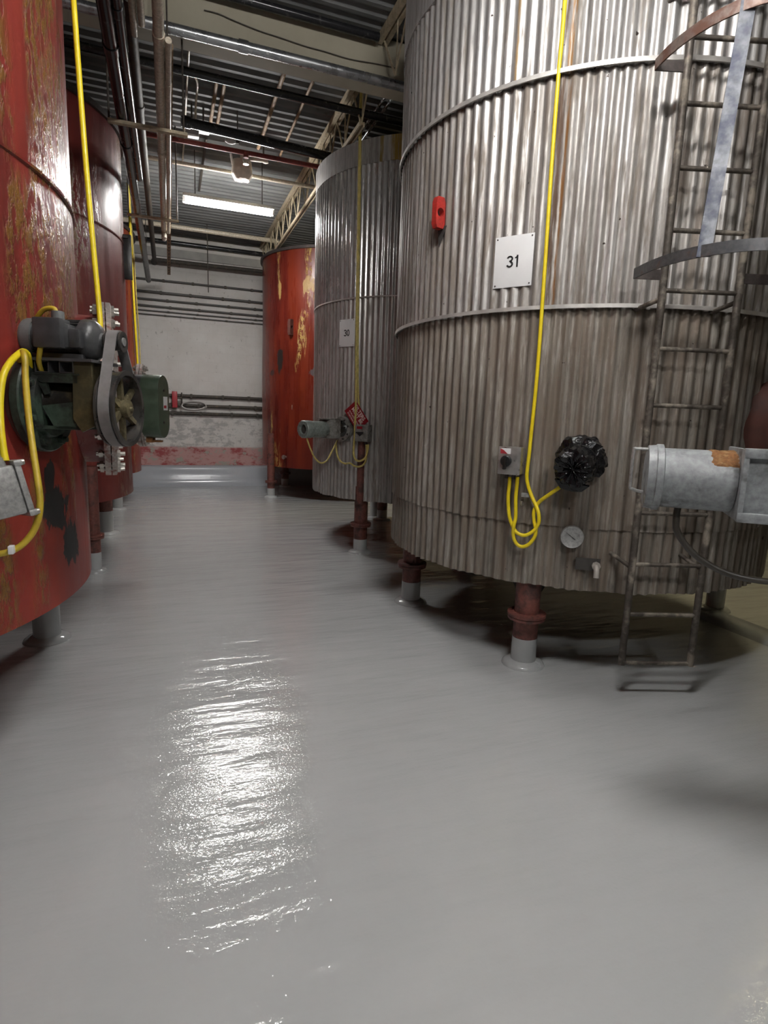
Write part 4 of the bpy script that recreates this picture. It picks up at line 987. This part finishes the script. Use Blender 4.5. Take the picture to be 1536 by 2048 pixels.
# conduits clipped under the deck, running along the aisle
for px, y0, y1, r, mt_, lab_ in (((426,214),6.9,8.1,.020,'brown_angle','left of a close pair of rusty rods under the roof deck'), ((441,214),6.9,8.1,.020,'brown_angle','right of a close pair of rusty rods under the roof deck'),
        ((542,223),5.85,8.3,.022,'brown_angle','rusty rod under the roof deck, between the close pair and the joist'), ((594,235),5.85,8.6,.016,'brown_angle','thin rusty rod under the roof deck nearest the joist'),
        ((370,240),5.9,9.2,.012,'pipe_cream','thin pale conduit under the roof deck right of the cream pipes'), ((405,330),8.3,10.2,.018,'pipe_dull','dull conduit above the lit lamp')):
    tag(MB().cyl((xr(px, 5.02), y0, 5.02), (xr(px, 5.02), y1, 5.02), r, 10).build('ceiling_conduit', M[mt_]), lab_, 'conduit', 'conduits under the deck')
xq = xr((372,215), 4.98)
tag(MB().tube([(xq, 6.75, 5.0), (xq+.05, 6.85, 5.0), (xq+.10, 7.0, 5.0), (xq+.10, 7.4, 4.98), (xq+.10, 7.55, 4.85)], .012, 10, 5).build('ceiling_conduit', M['pipe_cream']), 'bent pale conduit dropping to the small white boxes', 'conduit', 'conduits under the deck')
for px, w_, lab_ in (((384,267), .15, 'left white electrical box under the roof deck'), ((407,259), .13, 'right white electrical box under the roof deck')):
    q = at_depth(*px, 7.55); b = thing('electrical_box', q, lab_, 'electrical box', 'boxes under the deck')
    MB().bbox(q, (w_, .09, .075), .01).build('enclosure', M['light_body'], b); MB().bbox(q + Vector((0,-.048,0)), (w_*.8,.012,.06), .003).build('cover', M['light_body'], b)
    MB().cyl(q + Vector((0,0,.03)), Vector((q.x, q.y, 5.05)), .010, 8).build('hanger_rod', M['pipe_dull'], b)
q = at_depth(461, 281, 7.5); b = thing('lamp_bulb', q, 'small white bulb hanging by the red sprinkler pipe', 'bulb')
MB().lathe(q + Vector((-.06,0,0)), (1,0,0), [(0,.02),(.03,.035),(.08,.04),(.12,.02)], 20).build('glass', M['light_body'], b)
MB().lathe(q + Vector((.05,0,0)), (1,0,0), [(0,.02),(.05,.02)], 14).build('socket', M['pipe_dull'], b); MB().cyl(q + Vector((.08,0,0)), (q.x+.08, q.y, 5.05), .006, 8).build('cord', M['pipe_dull'], b)
# red pipe fitting with a sprinkler head
q = at_depth(497, 302, 7.6); b = thing('fire_sprinkler', (q.x, 7.85, 4.72), 'small sprinkler head on the red ceiling pipe', 'sprinkler')
m = MB(); m.lathe((q.x, 7.85, 4.70), (0,0,1), [(0,.03),(.06,.034)], 14); m.build('fitting', M['pipe_red'], b)
m = MB(); m.tube([(q.x-.035,7.85,4.70), (q.x-.03,7.85,4.66), (q.x,7.85,4.635), (q.x+.03,7.85,4.66), (q.x+.035,7.85,4.70)], .006, 8, 4); m.lathe((q.x,7.85,4.625), (0,0,1), [(0,.035),(.005,.035)], 14); m.build('deflector', M['bolt'], b)
# wrapped fixture with an arm
q = at_depth(484, 340, 8.25); wf = thing('wrapped_fixture', q, 'beige wrapped fixture hanging left of the joist above the lamp', 'unit')
m = MB(); vs = []; fs = []; rnd = random.Random(5); n = 20; pr = [(-.13,.03),(-.125,.09),(-.06,.13),(.02,.125),(.09,.12),(.11,.11),(.12,.04)]
for k, (zz, r) in enumerate(pr):
    for i in range(n):
        a = 2*PI*i/n; sq = 1/max(abs(math.cos(a)), abs(math.sin(a)))**.6; rr = r*sq*rnd.uniform(.93,1.07); vs.append((q.x+rr*math.cos(a), q.y+rr*math.sin(a)*.8, q.z+zz+rnd.uniform(-.008,.008)))
for k in range(len(pr)-1): fs += [(k*n+i, k*n+(i+1) % n, (k+1)*n+(i+1) % n, (k+1)*n+i) for i in range(n)]
fs += [tuple(range(n-1,-1,-1)), tuple((len(pr)-1)*n+i for i in range(n))]
m.add(vs, fs); m.build('wrapped_head', M['beige_wrap'], wf)
a0, a1 = q + Vector((-.02,0,.15)), at_depth(527, 319, 8.2)
m = MB(); m.cyl(a0, a1, .036, 16); m.lathe(a1, (a1-a0), [(0,.045),(.03,.05),(.06,.04)], 16); m.build('arm', M['beige_wrap'], wf)
m = MB(); m.cyl(q + Vector((-.12,0,.05)), q + Vector((-.14,0,.17)), .014, 8); m.build('clip', M['light_body'], wf)
m = MB(); m.cyl(a1 - Vector((0,0,.0)), (a1.x, a1.y, 5.05), .012, 8); m.build('hanger_rod', M['pipe_dull'], wf)
# thin cord hanging before the back wall
q = at_depth(415, 520, 12.0); tag(MB().tube([(q.x, 12.0, 5.05), (q.x+.004, 12.0, 4.4), (q.x+.008, 12.0, 3.83)], .009, 8, 4).build('pull_cord', M['pipe_dull']), 'thin dark cord hanging straight down before the back wall', 'cord')

# lamps
def lamp(x, y, z, label, tube, long=1.22):
    o = thing('strip_light', (x, y, z), label, 'lamp', 'fluorescent strip lights')
    m = MB(); m.prism([(x-long/2, y-.075, z+.05), (x-long/2, y+.075, z+.05), (x-long/2, y+.035, z+.095), (x-long/2, y-.035, z+.095)], (0,0,0), (long,0,0)); m.box((x, y, z+.045), (long, .15, .010)); m.build('housing', M['light_body'], o)
    for s in (-1, 1):
        MB().cyl((x-long/2+.03, y+s*.045, z), (x+long/2-.03, y+s*.045, z), .019, 12).build('tube', tube, o)
        for e in (-1, 1): MB().box((x+e*(long/2-.015), y+s*.045, z+.01), (.03, .03, .06)).build('lamp_holder', M['light_body'], o)
    for e in (-1, 1): MB().cyl((x+e*.45, y, z+.09), (x+e*.45, y, 5.06), .006, 8).build('hanger_rod', M['pipe_dull'], o)
    return o
lamp(.86, 8.80, 4.40, 'lit strip lamp hanging in the aisle before the far wall', M['tube'])
lamp(1.05, 1.55, 4.45, 'strip lamp overhead near the ladder, above the frame', M['tube'])
lamp(1.0, -1.7, 4.45, 'added unseen fill strip lamp behind the camera', M['tube'])  # added fill lamp, brightens the near floor and tanks
lamp(5.9, 4.3, 4.40, 'warm strip lamp in the right-hand aisle beyond tank 31', M['tube_warm'])
lamp(5.6, 9.3, 4.40, 'warm strip lamp in the far right aisle behind tank 30', M['tube_warm'])

# ------------------------------------------------------------------ services on the back wall
for z, y, r, mt_, lab_ in ((4.17,13.10,.020,'conduit','topmost grey conduit line on the back wall'), (3.93,13.10,.024,'conduit','second grey conduit line from the top on the back wall'), (3.785,13.10,.020,'conduit','third grey conduit line from the top on the back wall'),
        (3.655,13.10,.020,'conduit','fourth grey conduit line from the top on the back wall'), (3.565,13.10,.013,'conduit','fifth grey conduit line from the top on the back wall'), (3.49,13.10,.012,'conduit','lowest grey conduit line of the upper bundle on the back wall'),
        (1.885,13.08,.034,'pipe_dull','uppermost of three dark pipes low on the back wall'), (1.685,13.08,.034,'pipe_dull','middle one of three dark pipes low on the back wall'), (1.52,13.08,.034,'pipe_dull','lowest of three dark pipes on the back wall')):
    o = thing('wall_pipe', (.8, y, z), lab_, 'pipe', 'pipes on the back wall'); y = 13.13 - r
    MB().cyl((-2.6, y, z), (4.6, y, z), r, 14).build('pipe_run', M[mt_], o)
    for x_ in (-.02, .55, 1.2, 1.75): MB().box((x_+.1*math.sin(z*9), y+.004, z), (.045, 2*r*.95+.012, r*2.6)).build('pipe_clip', M['pipe_dull'], o)
v = thing('wall_valve', (.10, 13.0, 1.84), 'red lever valve on the dark wall pipes beside the green guard', 'valve')
m = MB(); m.bbox((.12, 13.02, 1.80), (.11,.10,.34), .02); m.build('valve_body', M['valve_red'], v)
m = MB(); m.bbox((.20, 13.0, 1.84), (.12,.05,.035), .008); m.cyl((.26,13.02,1.72), (.26,13.02,1.95), .014, 8); m.build('lever', M['pipe_dull'], v)
cpts = []
for k in range(60):
    a = 2*PI*k/20; cpts.append((.50 + .26*math.cos(a) + .03*math.sin(k*.3), 13.06 - .012*(k % 7)/7 - .0012*k, 1.66 + .09*math.sin(a) + .004*k/6))
tag(MB().tube(cpts, .012, 8, 2).build('hose_coil', M['strap']), 'pale hose coiled over the wall pipes by the red valve', 'hose')
q = at_depth(468, 523, 13.1); st_ = MB(); st_.lathe((q.x, 13.14, q.z), (0,-1,0), [(0,.07),(.02,.065),(.03,.02)], 18); tag(st_.build('wall_plug', M['rust']), 'round rusty plug high on the back wall', 'plug')
# faint painted stroke on the far red tank
q = on_tank(584, 815, cR, rR+.004); F = frame(cR, rR+.0045, angle_of(q, cR), q.z)
add_text(MB(F), '1', .12, (0,0), 0, .0).build('painted_numeral', M['pipe_cream'], tR, smooth=False)

# ------------------------------------------------------------------ light and view
for T_, s_ in ((TUBE, 66.0), (WTUBE, 34.0)): T_.b.inputs['Emission Strength'].default_value = s_
w = bpy.data.worlds.new('world'); scene.world = w; w.use_nodes = True
w.node_tree.nodes['Background'].inputs[0].default_value = (.9, .95, 1, 1); w.node_tree.nodes['Background'].inputs[1].default_value = .05
vs_ = scene.view_settings; vs_.view_transform = 'Standard'; vs_.look = 'None'; vs_.gamma = 1.0; vs_.use_curve_mapping = False; vs_.exposure = 1.8
scene.cycles.use_light_tree = False; scene.cycles.max_bounces = 4; scene.cycles.diffuse_bounces = 3; scene.cycles.glossy_bounces = 2; scene.cycles.transmission_bounces = 0; scene.cycles.volume_bounces = 0
scene.cycles.use_adaptive_sampling = True; scene.cycles.adaptive_threshold = .04; scene.cycles.caustics_reflective = False; scene.cycles.caustics_refractive = False
